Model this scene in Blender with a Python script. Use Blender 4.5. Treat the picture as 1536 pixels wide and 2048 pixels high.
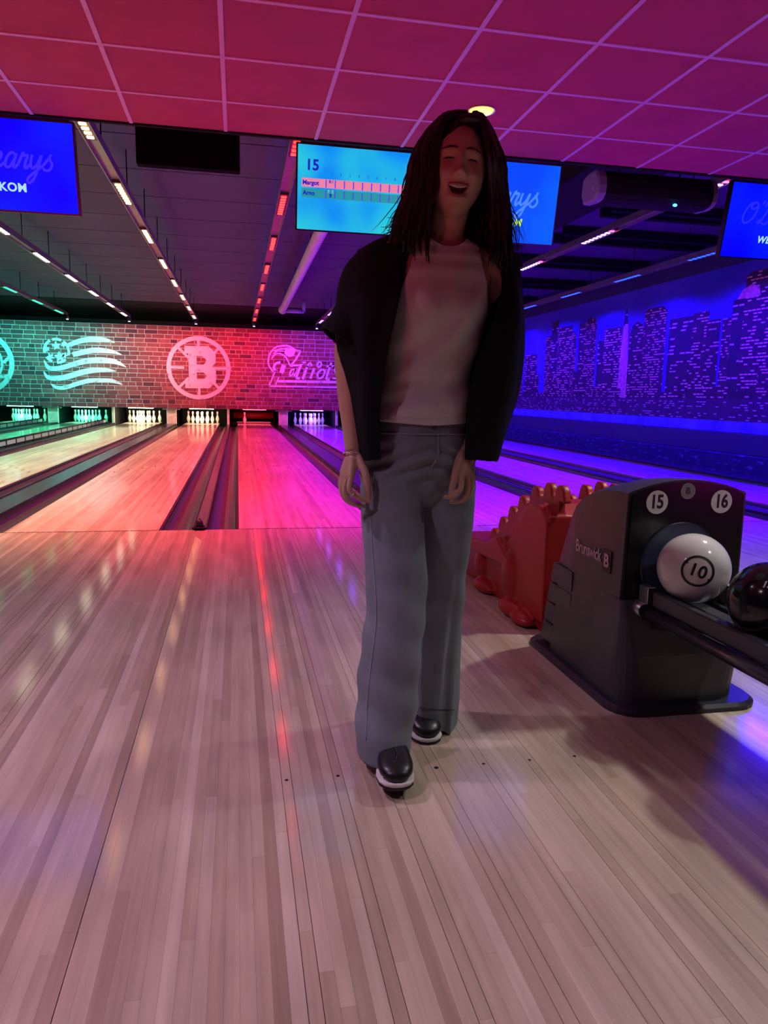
import bpy, bmesh, math, random
import numpy as np
from mathutils import Vector, Matrix
from mathutils.bvhtree import BVHTree

random.seed(7)
PI = math.pi
sc = bpy.context.scene
col = sc.collection
for _o in list(bpy.data.objects):
    bpy.data.objects.remove(_o)

# ------------------------------------------------------------------ camera
YAW, PITCH, ROLL, FPX = 0.199489, 0.159140, 0.020425, 1455.98
CAM = Vector((-0.5265, -5.4608, 1.0116))
_cy, _sy, _cp, _sp = math.cos(YAW), math.sin(YAW), math.cos(PITCH), math.sin(PITCH)
_f = Vector((_sy * _cp, _cy * _cp, -_sp))
_r = Vector((_cy, -_sy, 0))
_u = _r.cross(_f)
_r2 = math.cos(ROLL) * _r + math.sin(ROLL) * _u
_u2 = -math.sin(ROLL) * _r + math.cos(ROLL) * _u
cam_d = bpy.data.cameras.new('camera')
cam = bpy.data.objects.new('camera', cam_d)
col.objects.link(cam)
m = Matrix((_r2, _u2, -_f)).transposed().to_4x4()
m.translation = CAM
cam.matrix_world = m
cam_d.sensor_fit = 'VERTICAL'
cam_d.sensor_height = 36
cam_d.lens = 36 * FPX / 2048
cam_d.clip_start = 0.02
sc.camera = cam

# ------------------------------------------------------------------ world + exposure
w = bpy.data.worlds.new('dark_hall')
sc.world = w
w.use_nodes = True
w.node_tree.nodes['Background'].inputs[0].default_value = (0.02, 0.008, 0.03, 1)
w.node_tree.nodes['Background'].inputs[1].default_value = 0.3
sc.view_settings.view_transform = 'Standard'
sc.view_settings.look = 'None'
sc.view_settings.gamma = 1
sc.view_settings.use_curve_mapping = False
sc.view_settings.exposure = 0.0
sc.cycles.use_denoising = True
sc.cycles.max_bounces = 5
sc.cycles.diffuse_bounces = 3
sc.cycles.glossy_bounces = 3
sc.cycles.use_adaptive_sampling = True
sc.cycles.adaptive_threshold = 0.08
sc.cycles.sample_clamp_indirect = 6.0

# light levels (watts) of the lamps that the builders below place
P_BAR = 22.0        # one LED bar on a lane rail
P_SPOT = 330.0       # spot head at the end of a rail, on the brick wall
P_PIN = 36.0         # lamp above a pin deck
P_DOWN = 92.0       # recessed ceiling downlight
P_WASH = 170.0       # coloured fill lamps added out of view to tint the tile ceiling

# ------------------------------------------------------------------ helpers
def ray(x, y):
    return _r2 * ((x - 768) / FPX) - _u2 * ((y - 1024) / FPX) + _f
def at(x, y, Y):
    d = ray(x, y); return CAM + d * ((Y - CAM.y) / d.y)
def atX(x, y, X):
    d = ray(x, y); return CAM + d * ((X - CAM.x) / d.x)
def atZ(x, y, Z):
    d = ray(x, y); return CAM + d * ((Z - CAM.z) / d.z)

def s2l(c):
    return c / 12.92 if c <= 0.04045 else ((c + 0.055) / 1.055) ** 2.4
def rgb(r, g, b):
    return (s2l(r / 255), s2l(g / 255), s2l(b / 255), 1)

MATS = {}
def mat(name, color=(0.5, 0.5, 0.5), rough=0.5, metal=0.0, spec=0.5, emit=None, strength=1.0, coat=0.0,
        coat_rough=0.05, noise=0.0, nscale=30.0, bump=0.0, bscale=200.0, sheen=0.0, trans=0.0):
    if name in MATS:
        return MATS[name]
    m = bpy.data.materials.new(name); MATS[name] = m
    m.use_nodes = True
    nt = m.node_tree; b = nt.nodes['Principled BSDF']
    c = tuple(color)[:3] + (1,)
    b.inputs['Base Color'].default_value = c
    b.inputs['Roughness'].default_value = rough
    b.inputs['Metallic'].default_value = metal
    b.inputs['Specular IOR Level'].default_value = spec
    b.inputs['Coat Weight'].default_value = coat
    b.inputs['Coat Roughness'].default_value = coat_rough
    b.inputs['Sheen Weight'].default_value = sheen
    b.inputs['Transmission Weight'].default_value = trans
    if emit is not None:
        b.inputs['Emission Color'].default_value = tuple(emit)[:3] + (1,)
        b.inputs['Emission Strength'].default_value = strength
        m.cycles.emission_sampling = 'NONE'     # lamps beside these surfaces carry the light
    if noise or bump:
        tc = nt.nodes.new('ShaderNodeTexCoord')
    if noise:
        n = nt.nodes.new('ShaderNodeTexNoise'); n.inputs['Scale'].default_value = nscale
        n.inputs['Detail'].default_value = 4
        nt.links.new(tc.outputs['Object'], n.inputs['Vector'])
        r = nt.nodes.new('ShaderNodeValToRGB')
        r.color_ramp.elements[0].position = 0.3; r.color_ramp.elements[1].position = 0.7
        r.color_ramp.elements[0].color = tuple(x * (1 - noise) for x in c[:3]) + (1,)
        r.color_ramp.elements[1].color = tuple(min(1, x * (1 + noise)) for x in c[:3]) + (1,)
        nt.links.new(n.outputs['Fac'], r.inputs['Fac'])
        nt.links.new(r.outputs['Color'], b.inputs['Base Color'])
    if bump:
        n2 = nt.nodes.new('ShaderNodeTexNoise'); n2.inputs['Scale'].default_value = bscale
        nt.links.new(tc.outputs['Object'], n2.inputs['Vector'])
        bp = nt.nodes.new('ShaderNodeBump'); bp.inputs['Strength'].default_value = bump
        bp.inputs['Distance'].default_value = 0.002
        nt.links.new(n2.outputs['Fac'], bp.inputs['Height'])
        nt.links.new(bp.outputs['Normal'], b.inputs['Normal'])
    return m

def link(o, parent=None):
    col.objects.link(o)
    if parent is not None:
        o.parent = parent
        o.matrix_parent_inverse = parent_inv(parent)
    return o
def parent_inv(p):
    mw = Matrix.Identity(4)
    q = p
    chain = []
    while q is not None:
        chain.append(q); q = q.parent
    for q in reversed(chain):
        mw = mw @ (q.matrix_parent_inverse if q.parent else Matrix.Identity(4)) @ q.matrix_basis
    return mw.inverted()

def mesh_from(verts, faces, name='m'):
    me = bpy.data.meshes.new(name)
    me.from_pydata([tuple(v) for v in verts], [], faces)
    me.update()
    return me

def obj(name, me, material=None, parent=None, smooth=False, label=None):
    if isinstance(me, bmesh.types.BMesh):
        b = me; me = bpy.data.meshes.new(name); b.to_mesh(me); b.free()
    if material is not None and len(me.materials) == 0:
        me.materials.append(material)
    if smooth:
        me.polygons.foreach_set('use_smooth', [True] * len(me.polygons)); me.update()
    o = bpy.data.objects.new(name, me)
    link(o, parent)
    if label:
        o['label'] = label
    return o

def tag(o, label, cat, group=None, kind=None):
    o['label'] = label; o['category'] = cat
    if group: o['group'] = group
    if kind: o['kind'] = kind
    return o
def struct(o, label=None):
    o['kind'] = 'structure'
    if label: o['label'] = label
    return o
def thing(name, label, cat, loc=(0, 0, 0), group=None):
    o = bpy.data.objects.new(name, None); o.location = loc
    o.empty_display_size = 0.1
    col.objects.link(o)
    return tag(o, label, cat, group)

def add_box(bm, x0, x1, y0, y1, z0, z1, bev=0.0):
    vs = [bm.verts.new((x, y, z)) for x in (x0, x1) for y in (y0, y1) for z in (z0, z1)]
    fs = [(0, 1, 3, 2), (4, 6, 7, 5), (0, 4, 5, 1), (2, 3, 7, 6), (0, 2, 6, 4), (1, 5, 7, 3)]
    faces = [bm.faces.new([vs[i] for i in f]) for f in fs]
    if bev > 0:
        es = list({e for f in faces for e in f.edges})
        bmesh.ops.bevel(bm, geom=es, offset=bev, segments=2, affect='EDGES', profile=0.6)
    return bm
def box(name, x0, x1, y0, y1, z0, z1, material, parent=None, bev=0.0, label=None):
    bm = bmesh.new(); add_box(bm, x0, x1, y0, y1, z0, z1, bev)
    bmesh.ops.recalc_face_normals(bm, faces=bm.faces)
    return obj(name, bm, material, parent, False, label)

def frames_along(pts):
    pts = [Vector(p) for p in pts]
    out = []; prev = None
    for i, p in enumerate(pts):
        t = (pts[min(i + 1, len(pts) - 1)] - pts[max(i - 1, 0)])
        if t.length < 1e-9: t = Vector((0, 0, 1))
        t.normalize()
        if prev is None:
            a = Vector((0, 0, 1)) if abs(t.z) < 0.9 else Vector((1, 0, 0))
            n = (a - t * a.dot(t)).normalized()
        else:
            n = prev - t * prev.dot(t)
            if n.length < 1e-6: n = t.orthogonal()
            n.normalize()
        prev = n
        out.append((p, n, t.cross(n)))
    return out
def add_tube(bm, pts, rad, seg=10, cap=True, flat=1.0):
    """a tube along pts; rad is a number or one per point; flat squeezes its second axis"""
    fr = frames_along(pts)
    if not hasattr(rad, '__len__'): rad = [rad] * len(pts)
    rings = []
    for (p, n, b), r in zip(fr, rad):
        rings.append([bm.verts.new(p + n * (r * math.cos(2 * PI * k / seg)) + b * (r * flat * math.sin(2 * PI * k / seg))) for k in range(seg)])
    for a, b in zip(rings[:-1], rings[1:]):
        for k in range(seg):
            bm.faces.new((a[k], a[(k + 1) % seg], b[(k + 1) % seg], b[k]))
    if cap:
        bm.faces.new(list(reversed(rings[0]))); bm.faces.new(rings[-1])
    return bm
def tube(name, pts, rad, material, parent=None, seg=10, label=None, flat=1.0):
    bm = bmesh.new(); add_tube(bm, pts, rad, seg, True, flat)
    bmesh.ops.recalc_face_normals(bm, faces=bm.faces)
    return obj(name, bm, material, parent, True, label)

def add_loft(bm, rings, closed=True, cap=True):
    R = [[bm.verts.new(tuple(p)) for p in ring] for ring in rings]
    n = len(R[0])
    for a, b in zip(R[:-1], R[1:]):
        for k in range(n if closed else n - 1):
            bm.faces.new((a[k], a[(k + 1) % n], b[(k + 1) % n], b[k]))
    if cap and closed:
        bm.faces.new(list(reversed(R[0]))); bm.faces.new(R[-1])
    return R
def ell(c, a, b, n=32, e=2.0, ax=Vector((1, 0, 0)), ay=Vector((0, 1, 0))):
    c = Vector(c); out = []
    for k in range(n):
        t = 2 * PI * k / n; cs, sn = math.cos(t), math.sin(t)
        out.append(c + ax * (a * math.copysign(abs(cs) ** (2 / e), cs)) + ay * (b * math.copysign(abs(sn) ** (2 / e), sn)))
    return out
def add_lathe(bm, prof, c=(0, 0, 0), seg=16):
    """revolve (r, z) about the vertical axis through c"""
    rings = [[bm.verts.new((c[0] + r * math.cos(2 * PI * k / seg), c[1] + r * math.sin(2 * PI * k / seg), c[2] + z)) for k in range(seg)] for r, z in prof]
    for a, b in zip(rings[:-1], rings[1:]):
        for k in range(seg):
            bm.faces.new((a[k], a[(k + 1) % seg], b[(k + 1) % seg], b[k]))
    bm.faces.new(list(reversed(rings[0]))); bm.faces.new(rings[-1])
    return bm
def add_ball(bm, c, r, u=20, v=12, sc3=(1, 1, 1)):
    res = bmesh.ops.create_uvsphere(bm, u_segments=u, v_segments=v, radius=r)
    bmesh.ops.scale(bm, vec=sc3, verts=res['verts'])
    bmesh.ops.translate(bm, vec=c, verts=res['verts'])
    return res['verts']
def prism(poly, origin, ax, ay, depth):
    """bmesh of a 2-D polygon in the plane (ax, ay) at origin, pushed out by depth along ax x ay"""
    bm = bmesh.new(); origin = Vector(origin); ax = Vector(ax); ay = Vector(ay); nz = ax.cross(ay) * depth
    a = [bm.verts.new(origin + ax * p[0] + ay * p[1]) for p in poly]
    b = [bm.verts.new(origin + ax * p[0] + ay * p[1] + nz) for p in poly]
    n = len(poly)
    bm.faces.new(list(reversed(a))); bm.faces.new(b)
    for k in range(n):
        bm.faces.new((a[k], a[(k + 1) % n], b[(k + 1) % n], b[k]))
    bmesh.ops.recalc_face_normals(bm, faces=bm.faces)
    return bm
def add_prism(bm, poly, origin, ax, ay, depth):
    t = prism(poly, origin, ax, ay, depth)
    me = bpy.data.meshes.new('t'); t.to_mesh(me); t.free()
    bm.from_mesh(me); bpy.data.meshes.remove(me)

def stroke_poly(pts, w0, w1=None, n=None):
    """a ribbon of given width along 2-D points (list of (x,y)); width runs w0->w1 or follows a list"""
    P = [Vector(p) for p in pts]; L = []; R = []
    for i, p in enumerate(P):
        t = (P[min(i + 1, len(P) - 1)] - P[max(i - 1, 0)]).normalized()
        nn = Vector((-t.y, t.x))
        f = i / (len(P) - 1)
        wd = w0[i] if hasattr(w0, '__len__') else (w0 + ((w1 if w1 is not None else w0) - w0) * f)
        L.append(p + nn * wd / 2); R.append(p - nn * wd / 2)
    return L, R
def catmull(pts, n=6):
    P = [Vector(p) for p in pts]; out = []
    for i in range(len(P) - 1):
        p0 = P[max(i - 1, 0)]; p1 = P[i]; p2 = P[i + 1]; p3 = P[min(i + 2, len(P) - 1)]
        for k in range(n):
            t = k / n
            out.append(0.5 * ((2 * p1) + (p2 - p0) * t + (2 * p0 - 5 * p1 + 4 * p2 - p3) * t * t + (3 * p1 - p0 - 3 * p2 + p3) * t ** 3))
    out.append(P[-1]); return out
def add_ribbon(bm, pts, wd, origin, ax, ay, depth, w1=None):
    L, R = stroke_poly(pts, wd, w1)
    origin = Vector(origin); ax = Vector(ax); ay = Vector(ay); nz = ax.cross(ay) * depth
    def v3(p, d): return bm.verts.new(origin + ax * p.x + ay * p.y + nz * d)
    la, ra, lb, rb = [v3(p, 0) for p in L], [v3(p, 0) for p in R], [v3(p, 1) for p in L], [v3(p, 1) for p in R]
    for i in range(len(L) - 1):
        bm.faces.new((lb[i], rb[i], rb[i + 1], lb[i + 1])); bm.faces.new((la[i], lb[i], lb[i + 1], la[i + 1]))
        bm.faces.new((rb[i], ra[i], ra[i + 1], rb[i + 1]))
    bm.faces.new((la[0], ra[0], rb[0], lb[0])); bm.faces.new((lb[-1], rb[-1], ra[-1], la[-1]))

def text_mesh(s, size, extrude=0.0, align='CENTER', shear=0.0, offset=0.0, spacing=1.0):
    cu = bpy.data.curves.new('txt', 'FONT'); cu.body = s; cu.size = size; cu.extrude = extrude
    cu.align_x = align; cu.align_y = 'CENTER'; cu.shear = shear; cu.offset = offset; cu.space_character = spacing
    cu.resolution_u = 4
    o = bpy.data.objects.new('txt', cu); col.objects.link(o)
    dg = bpy.context.evaluated_depsgraph_get(); dg.update()
    me = bpy.data.meshes.new_from_object(o.evaluated_get(dg))
    bpy.data.objects.remove(o); bpy.data.curves.remove(cu)
    return me
def text(name, s, size, origin, ax, ay, material, parent=None, extrude=0.001, align='CENTER', shear=0.0, offset=0.0, spacing=1.0, sx=1.0, label=None):
    me = text_mesh(s, size, extrude, align, shear, offset, spacing)
    ax = Vector(ax); ay = Vector(ay); nz = ax.cross(ay)
    M4 = Matrix((ax * sx, ay, nz)).transposed().to_4x4(); M4.translation = Vector(origin)
    me.transform(M4); me.materials.clear()
    return obj(name, me, material, parent, False, label)

def remeshed(bm, voxel, smooth_iter=0, name='m'):
    """one continuous skin over the closed pieces in bm"""
    bmesh.ops.recalc_face_normals(bm, faces=bm.faces)
    me = bpy.data.meshes.new(name); bm.to_mesh(me); bm.free()
    o = bpy.data.objects.new('tmp', me); col.objects.link(o)
    md = o.modifiers.new('r', 'REMESH'); md.mode = 'VOXEL'; md.voxel_size = voxel; md.use_smooth_shade = True
    if smooth_iter:
        s = o.modifiers.new('s', 'SMOOTH'); s.iterations = smooth_iter; s.factor = 0.5
    dg = bpy.context.evaluated_depsgraph_get(); dg.update()
    out = bpy.data.meshes.new_from_object(o.evaluated_get(dg))
    bpy.data.objects.remove(o); bpy.data.meshes.remove(me)
    return out
def area_light(name, loc, sx, sy, power, color, parent=None, spread=PI, rot=(0, 0, 0)):
    l = bpy.data.lights.new(name, 'AREA'); l.shape = 'RECTANGLE'; l.size = sx; l.size_y = sy
    l.energy = power; l.color = color[:3]; l.spread = spread
    o = bpy.data.objects.new(name, l); o.location = loc; o.rotation_euler = rot
    return link(o, parent)
def spot_light(name, loc, target, power, color, angle, blend=0.5, parent=None, radius=0.03):
    l = bpy.data.lights.new(name, 'SPOT'); l.energy = power; l.color = color[:3]
    l.spot_size = angle; l.spot_blend = blend; l.shadow_soft_size = radius
    o = bpy.data.objects.new(name, l); o.location = loc
    o.rotation_euler = (Vector(target) - Vector(loc)).to_track_quat('-Z', 'Y').to_euler()
    return link(o, parent)
# ------------------------------------------------------------------ lights of the hall
RZ = 2.93
RAILS = {  # lane: (X, light on the lane, look of its diodes, first bar, end-spot colour, power, spread, diode strength)
    11: (-6.75, (0.05, 1.0, 0.55), (0.003, 0.30, 0.07), 0.55, (0.05, 0.90, 0.75), 1.4, 70, 18),
    12: (-4.94, (0.05, 1.0, 0.55), (0.003, 0.30, 0.07), 0.55, (0.12, 0.85, 0.75), 1.4, 70, 18),
    13: (-3.37, (1.0, 0.98, 0.72), (1.0, 0.92, 0.62), 0.55, (0.75, 0.32, 0.36), 1.35, 70, 13),
    14: (-1.62, (1.0, 0.145, 0.13), (1.0, 0.50, 0.20), 0.55, (1.0, 0.10, 0.18), 1.3, 70, 11),
    15: (-0.05, (1.0, 0.004, 0.09), (1.0, 0.006, 0.003), 0.55, (1.0, 0.02, 0.10), 1.15, 70, 24),
    16: (1.71, (0.13, 0.004, 1.0), (0.16, 0.06, 1.0), 0.40, (0.35, 0.04, 1.0), 3.4, 70, 20),
    17: (3.74, (0.12, 0.004, 1.0), (0.60, 0.25, 1.0), 1.00, (0.25, 0.02, 1.0), 3.4, 70, 7),
    18: (5.62, (0.03, 0.002, 1.0), (0.008, 0.05, 1.0), 1.60, (0.02, 0.02, 1.0), 6.0, 150, 5),
}
LC = {11: -6.88, 12: -5.07, 13: -3.44, 14: -1.63, 15: 0.0, 16: 1.81, 17: 3.44, 18: 5.25}
HW = 0.527
TINT = {11: 'green', 12: 'green', 13: 'cream', 14: 'salmon', 15: 'red', 16: 'violet', 17: 'purple', 18: 'blue'}

M_alu = mat('brushed_aluminium', (0.55, 0.55, 0.58), 0.35, 0.9, noise=0.1, nscale=40)
M_black = mat('matt_black', (0.012, 0.012, 0.014), 0.8, 0, 0.12, noise=0.2)
M_steel = mat('dark_steel', (0.08, 0.08, 0.09), 0.4, 0.6, noise=0.15)

# ------------------------------------------------------------------ wood
def wood_mat(name, boards_from_position, rough, coat):
    m = bpy.data.materials.new(name); m.use_nodes = True
    nt = m.node_tree; N = nt.nodes; L = nt.links; b = N['Principled BSDF']
    geo = N.new('ShaderNodeNewGeometry')
    mp = N.new('ShaderNodeMapping'); mp.inputs['Scale'].default_value = (60, 2.2, 60)
    L.new(geo.outputs['Position'], mp.inputs['Vector'])
    gr = N.new('ShaderNodeTexNoise'); gr.inputs['Scale'].default_value = 1.0; gr.inputs['Detail'].default_value = 5
    L.new(mp.outputs['Vector'], gr.inputs['Vector'])
    mp2 = N.new('ShaderNodeMapping'); mp2.inputs['Scale'].default_value = (9, 3, 9)
    L.new(geo.outputs['Position'], mp2.inputs['Vector'])
    bl = N.new('ShaderNodeTexNoise'); bl.inputs['Scale'].default_value = 1.0; bl.inputs['Detail'].default_value = 3
    L.new(mp2.outputs['Vector'], bl.inputs['Vector'])
    if boards_from_position:
        sx = N.new('ShaderNodeSeparateXYZ'); L.new(geo.outputs['Position'], sx.inputs[0])
        dv = N.new('ShaderNodeMath'); dv.operation = 'DIVIDE'; dv.inputs[1].default_value = 0.02735; L.new(sx.outputs['X'], dv.inputs[0])
        fl = N.new('ShaderNodeMath'); fl.operation = 'FLOOR'; L.new(dv.outputs[0], fl.inputs[0])
        yv = N.new('ShaderNodeMath'); yv.operation = 'MULTIPLY_ADD'; yv.inputs[1].default_value = 0.37; L.new(fl.outputs[0], yv.inputs[0])
        ys = N.new('ShaderNodeMath'); ys.operation = 'MULTIPLY'; ys.inputs[1].default_value = 0.35; L.new(sx.outputs['Y'], ys.inputs[0])
        L.new(ys.outputs[0], yv.inputs[2])
        fy = N.new('ShaderNodeMath'); fy.operation = 'FLOOR'; L.new(yv.outputs[0], fy.inputs[0])
        cb = N.new('ShaderNodeCombineXYZ'); L.new(fl.outputs[0], cb.inputs[0]); L.new(fy.outputs[0], cb.inputs[1])
        wn = N.new('ShaderNodeTexWhiteNoise'); L.new(cb.outputs[0], wn.inputs['Vector'])
        tone = wn.outputs['Value']
    else:
        a = N.new('ShaderNodeAttribute'); a.attribute_name = 'tone'; tone = a.outputs['Fac']
    r = N.new('ShaderNodeValToRGB'); e = r.color_ramp.elements
    e[0].position = 0.0; e[0].color = (0.42, 0.30, 0.22, 1)
    e[1].position = 1.0; e[1].color = (0.66, 0.53, 0.42, 1)
    x = e.new(0.5); x.color = (0.55, 0.42, 0.32, 1)
    L.new(tone, r.inputs['Fac'])
    g2 = N.new('ShaderNodeMapRange'); g2.inputs['From Min'].default_value = 0.3; g2.inputs['From Max'].default_value = 0.7
    g2.inputs['To Min'].default_value = 0.84; g2.inputs['To Max'].default_value = 1.08; L.new(gr.outputs['Fac'], g2.inputs['Value'])
    g3 = N.new('ShaderNodeMapRange'); g3.inputs['From Min'].default_value = 0.3; g3.inputs['From Max'].default_value = 0.7
    g3.inputs['To Min'].default_value = 0.86; g3.inputs['To Max'].default_value = 1.08; L.new(bl.outputs['Fac'], g3.inputs['Value'])
    mu = N.new('ShaderNodeMath'); mu.operation = 'MULTIPLY'; L.new(g2.outputs[0], mu.inputs[0]); L.new(g3.outputs[0], mu.inputs[1])
    vm = N.new('ShaderNodeVectorMath'); vm.operation = 'SCALE'; L.new(r.outputs['Color'], vm.inputs[0]); L.new(mu.outputs[0], vm.inputs['Scale'])
    L.new(vm.outputs[0], b.inputs['Base Color'])
    b.inputs['Roughness'].default_value = rough
    b.inputs['Specular IOR Level'].default_value = 0.35
    b.inputs['Coat Weight'].default_value = coat
    b.inputs['Coat Roughness'].default_value = 0.10
    rn = N.new('ShaderNodeTexNoise'); rn.inputs['Scale'].default_value = 7; L.new(geo.outputs['Position'], rn.inputs['Vector'])
    rr = N.new('ShaderNodeMapRange'); rr.inputs['To Min'].default_value = 0.05; rr.inputs['To Max'].default_value = 0.10
    L.new(rn.outputs['Fac'], rr.inputs['Value']); L.new(rr.outputs[0], b.inputs['Coat Roughness'])
    bn = N.new('ShaderNodeTexNoise'); bn.inputs['Scale'].default_value = 240; L.new(geo.outputs['Position'], bn.inputs['Vector'])
    bp = N.new('ShaderNodeBump'); bp.inputs['Strength'].default_value = 0.10; bp.inputs['Distance'].default_value = 0.0006
    L.new(bn.outputs['Fac'], bp.inputs['Height']); L.new(bp.outputs['Normal'], b.inputs['Coat Normal'])
    return m
M_maple = wood_mat('varnished_maple_boards', False, 0.42, 0.85)
M_lane = wood_mat('oiled_maple_lane', True, 0.40, 0.55)

# ------------------------------------------------------------------ approach floor: every board has its own edges
M_joint = mat('dark_joint', (0.03, 0.02, 0.018), 0.8, noise=0.2)
floor = struct(box('floor', -9.5, 6.5, -9.5, 0.0, -0.12, -0.006, M_joint), 'pale maple approach floor of narrow boards in front of the lanes')
BW = 0.02735
dot_cols = set()
for c in LC.values():
    for k in (-15, -10, -5, 0, 5, 10, 15):
        dot_cols.add(round(c / BW) + k)
seam_cols = {round((-0.815) / BW)}
boards = []
rb = random.Random(3)
for i in range(round(-3.6 / BW), round(5.9 / BW)):
    x0, x1 = i * BW - BW / 2, i * BW + BW / 2
    g0 = 0.0012 if i in dot_cols else (0.0016 if i in seam_cols else 0.00012)
    g1 = 0.0012 if i in dot_cols else 0.00012
    y = -0.004 - (0.0 if i % 2 else 0.0)
    first = rb.uniform(0.3, 1.5)
    base = rb.gauss(0.55, 0.20)
    while y > -7.2:
        ln = first if first else rb.choice((0.35, 0.6, 0.9, 1.2, 1.6))
        if i in dot_cols: ln *= 1.8
        first = 0
        t = min(1, max(0, base + rb.gauss(0, 0.14) + (-0.22 if i in dot_cols and rb.random() < 0.55 else 0)))
        boards.append((x0 + g0, x1 - g1, y - ln + 0.0003, y, rb.uniform(-0.00025, 0.0), t))
        y -= ln
# the 300 that show largest: nearest to the camera and in its view
def _board_score(b):
    cx, cyy = (b[0] + b[1]) / 2, (b[2] + b[3]) / 2
    d = Vector((cx, min(b[3], max(b[2], -4.0)), 0)) - CAM
    dep = d.dot(_f)
    if dep < 0.3: return 1e9
    px, py = 768 + FPX * d.dot(_r2) / dep, 1024 - FPX * d.dot(_u2) / dep
    if px < -60 or px > 1600 or py > 2250: return 1e6 + dep
    return dep
boards.sort(key=_board_score)
def board_mesh(lst, name):
    vs, fs, tn = [], [], []
    for (x0, x1, y0, y1, z, t) in lst:
        o = len(vs)
        vs += [(x, y, zz) for x in (x0, x1) for y in (y0, y1) for zz in (-0.006, z)]
        fs += [tuple(o + q for q in f) for f in ((0, 1, 3, 2), (4, 6, 7, 5), (0, 4, 5, 1), (2, 3, 7, 6), (0, 2, 6, 4), (1, 5, 7, 3))]
        tn += [t] * 8
    me = mesh_from(vs, fs, name)
    a = me.attributes.new('tone', 'FLOAT', 'POINT'); a.data.foreach_set('value', tn)
    return me
for b in boards[:300]:
    obj('floor_board', board_mesh([b], 'floor_board'), M_maple, floor)
o = obj('floor_boards', board_mesh(boards[300:], 'floor_boards'), M_maple, floor); o['kind'] = 'stuff'
# round approach markers let into the boards
M_dot = mat('black_inlay', (0.01, 0.008, 0.012), 0.4, noise=0.1)
for lane in (14, 15, 16):
    for k in (-15, -10, -5, 0, 5, 10, 15):
        bm = bmesh.new()
        add_lathe(bm, [(0.0065 if k == 0 else 0.0048, -0.003), (0.0065 if k == 0 else 0.0048, 0.0004)], ((round(LC[lane] / BW) + k) * BW, -3.6576, 0), 16)
        obj('approach_dot', bm, M_dot, floor)

# lane bed under lanes and pits
bed = struct(box('floor', -9.5, 6.5, 0.0, 21.5, -0.25, -0.13, M_joint), 'dark bed under the lanes')

# ------------------------------------------------------------------ lanes
M_white_plate = mat('white_tail_plank', (0.75, 0.75, 0.72), 0.35, noise=0.05)
M_arrow = mat('brown_lane_arrow', (0.10, 0.04, 0.03), 0.5, noise=0.1)
M_foul = mat('foul_line_paint', (0.06, 0.02, 0.02), 0.5, noise=0.1)
LANE_LABEL = {
    11: 'green-lit bowling lane at the far left, behind the bumper rail',
    12: 'green-lit bowling lane next to the cream one, edged by a bumper rail',
    13: 'cream-lit bowling lane left of the salmon one',
    14: 'salmon-lit bowling lane left of the person, ten pins at its end',
    15: 'red-lit bowling lane behind the person with one pin standing',
    16: 'violet-lit bowling lane with fine board lines right behind the red dinosaur ramp',
    17: 'purple-lit bowling lane between two dividers, nearer than the blue lane',
    18: 'deep blue bowling lane along the skyline mural wall'}
for lane, cx in LC.items():
    t = thing('bowling_lane', LANE_LABEL[lane], 'bowling lane', (cx, 0, 0), 'bowling lanes')
    box('lane_surface', cx - HW, cx + HW, 0.006, 19.02, -0.10, 0.0, M_lane, t)
    box('tail_plank', cx - HW, cx + HW, 19.02, 19.2, -0.10, 0.001, M_white_plate, t)
    for k, yy in ((-15, 4.0), (-10, 4.25), (-5, 4.5), (0, 4.75), (5, 4.5), (10, 4.25), (15, 4.0)):
        x = cx + k * BW
        obj('aiming_arrow', prism([(x - 0.014, yy), (x + 0.014, yy), (x, yy + 0.16)], (0, 0, 0.0), (1, 0, 0), (0, 1, 0), 0.0008), M_arrow, t)
    bm = bmesh.new(); x = cx - HW + 0.06; q = random.Random(lane)
    while x < cx + HW - 0.02:
        ln = q.uniform(0.02, 0.06); add_box(bm, x, min(x + ln, cx + HW), -0.007, 0.009, 0.0, 0.0012); x += ln + q.uniform(0.004, 0.012)
    obj('foul_line', bm, M_foul, t)

# ------------------------------------------------------------------ gutters and cappings between the lanes
def noisy_gutter(name):
    m = mat(name, (0.035, 0.028, 0.04), 0.28, 0.0, 0.45, noise=0.25, nscale=3)
    return m
M_gut = noisy_gutter('grey_gutter_plastic')
M_cap = mat('charcoal_capping', (0.04, 0.032, 0.05), 0.25, 0.0, 0.6, noise=0.15, nscale=4)
M_edge = mat('lane_edge_strip', (0.02, 0.018, 0.022), 0.35, noise=0.1)
def add_gutter(x0, x1, parent):
    n = 10; prof = []
    for k in range(n + 1):
        a = PI + PI * k / n
        prof.append(((x0 + x1) / 2 + (x1 - x0) / 2 * 0.94 * math.cos(a), -0.012 + 0.085 * math.sin(a)))
    prof = [(x0, -0.012)] + prof + [(x1, -0.012)]
    inner = prof; outer = [(x, z - 0.008) for x, z in prof]
    bm = bmesh.new(); ring = inner + list(reversed(outer))
    add_loft(bm, [[(x, y, z) for x, z in ring] for y in (0.004, 18.1)])
    bmesh.ops.recalc_face_normals(bm, faces=bm.faces)
    return obj('gutter', bm, M_gut, parent, False)
GW = 0.235
gaps = [(-7.407 - 0.576, -7.407, 'left of the far left green lane')]
ls = sorted(LC)
for a, b in zip(ls[:-1], ls[1:]):
    gaps.append((LC[a] + HW, LC[b] - HW, 'between the %s lane and the %s lane' % (TINT[a] if a != 11 else 'far left green', TINT[b])))
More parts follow.
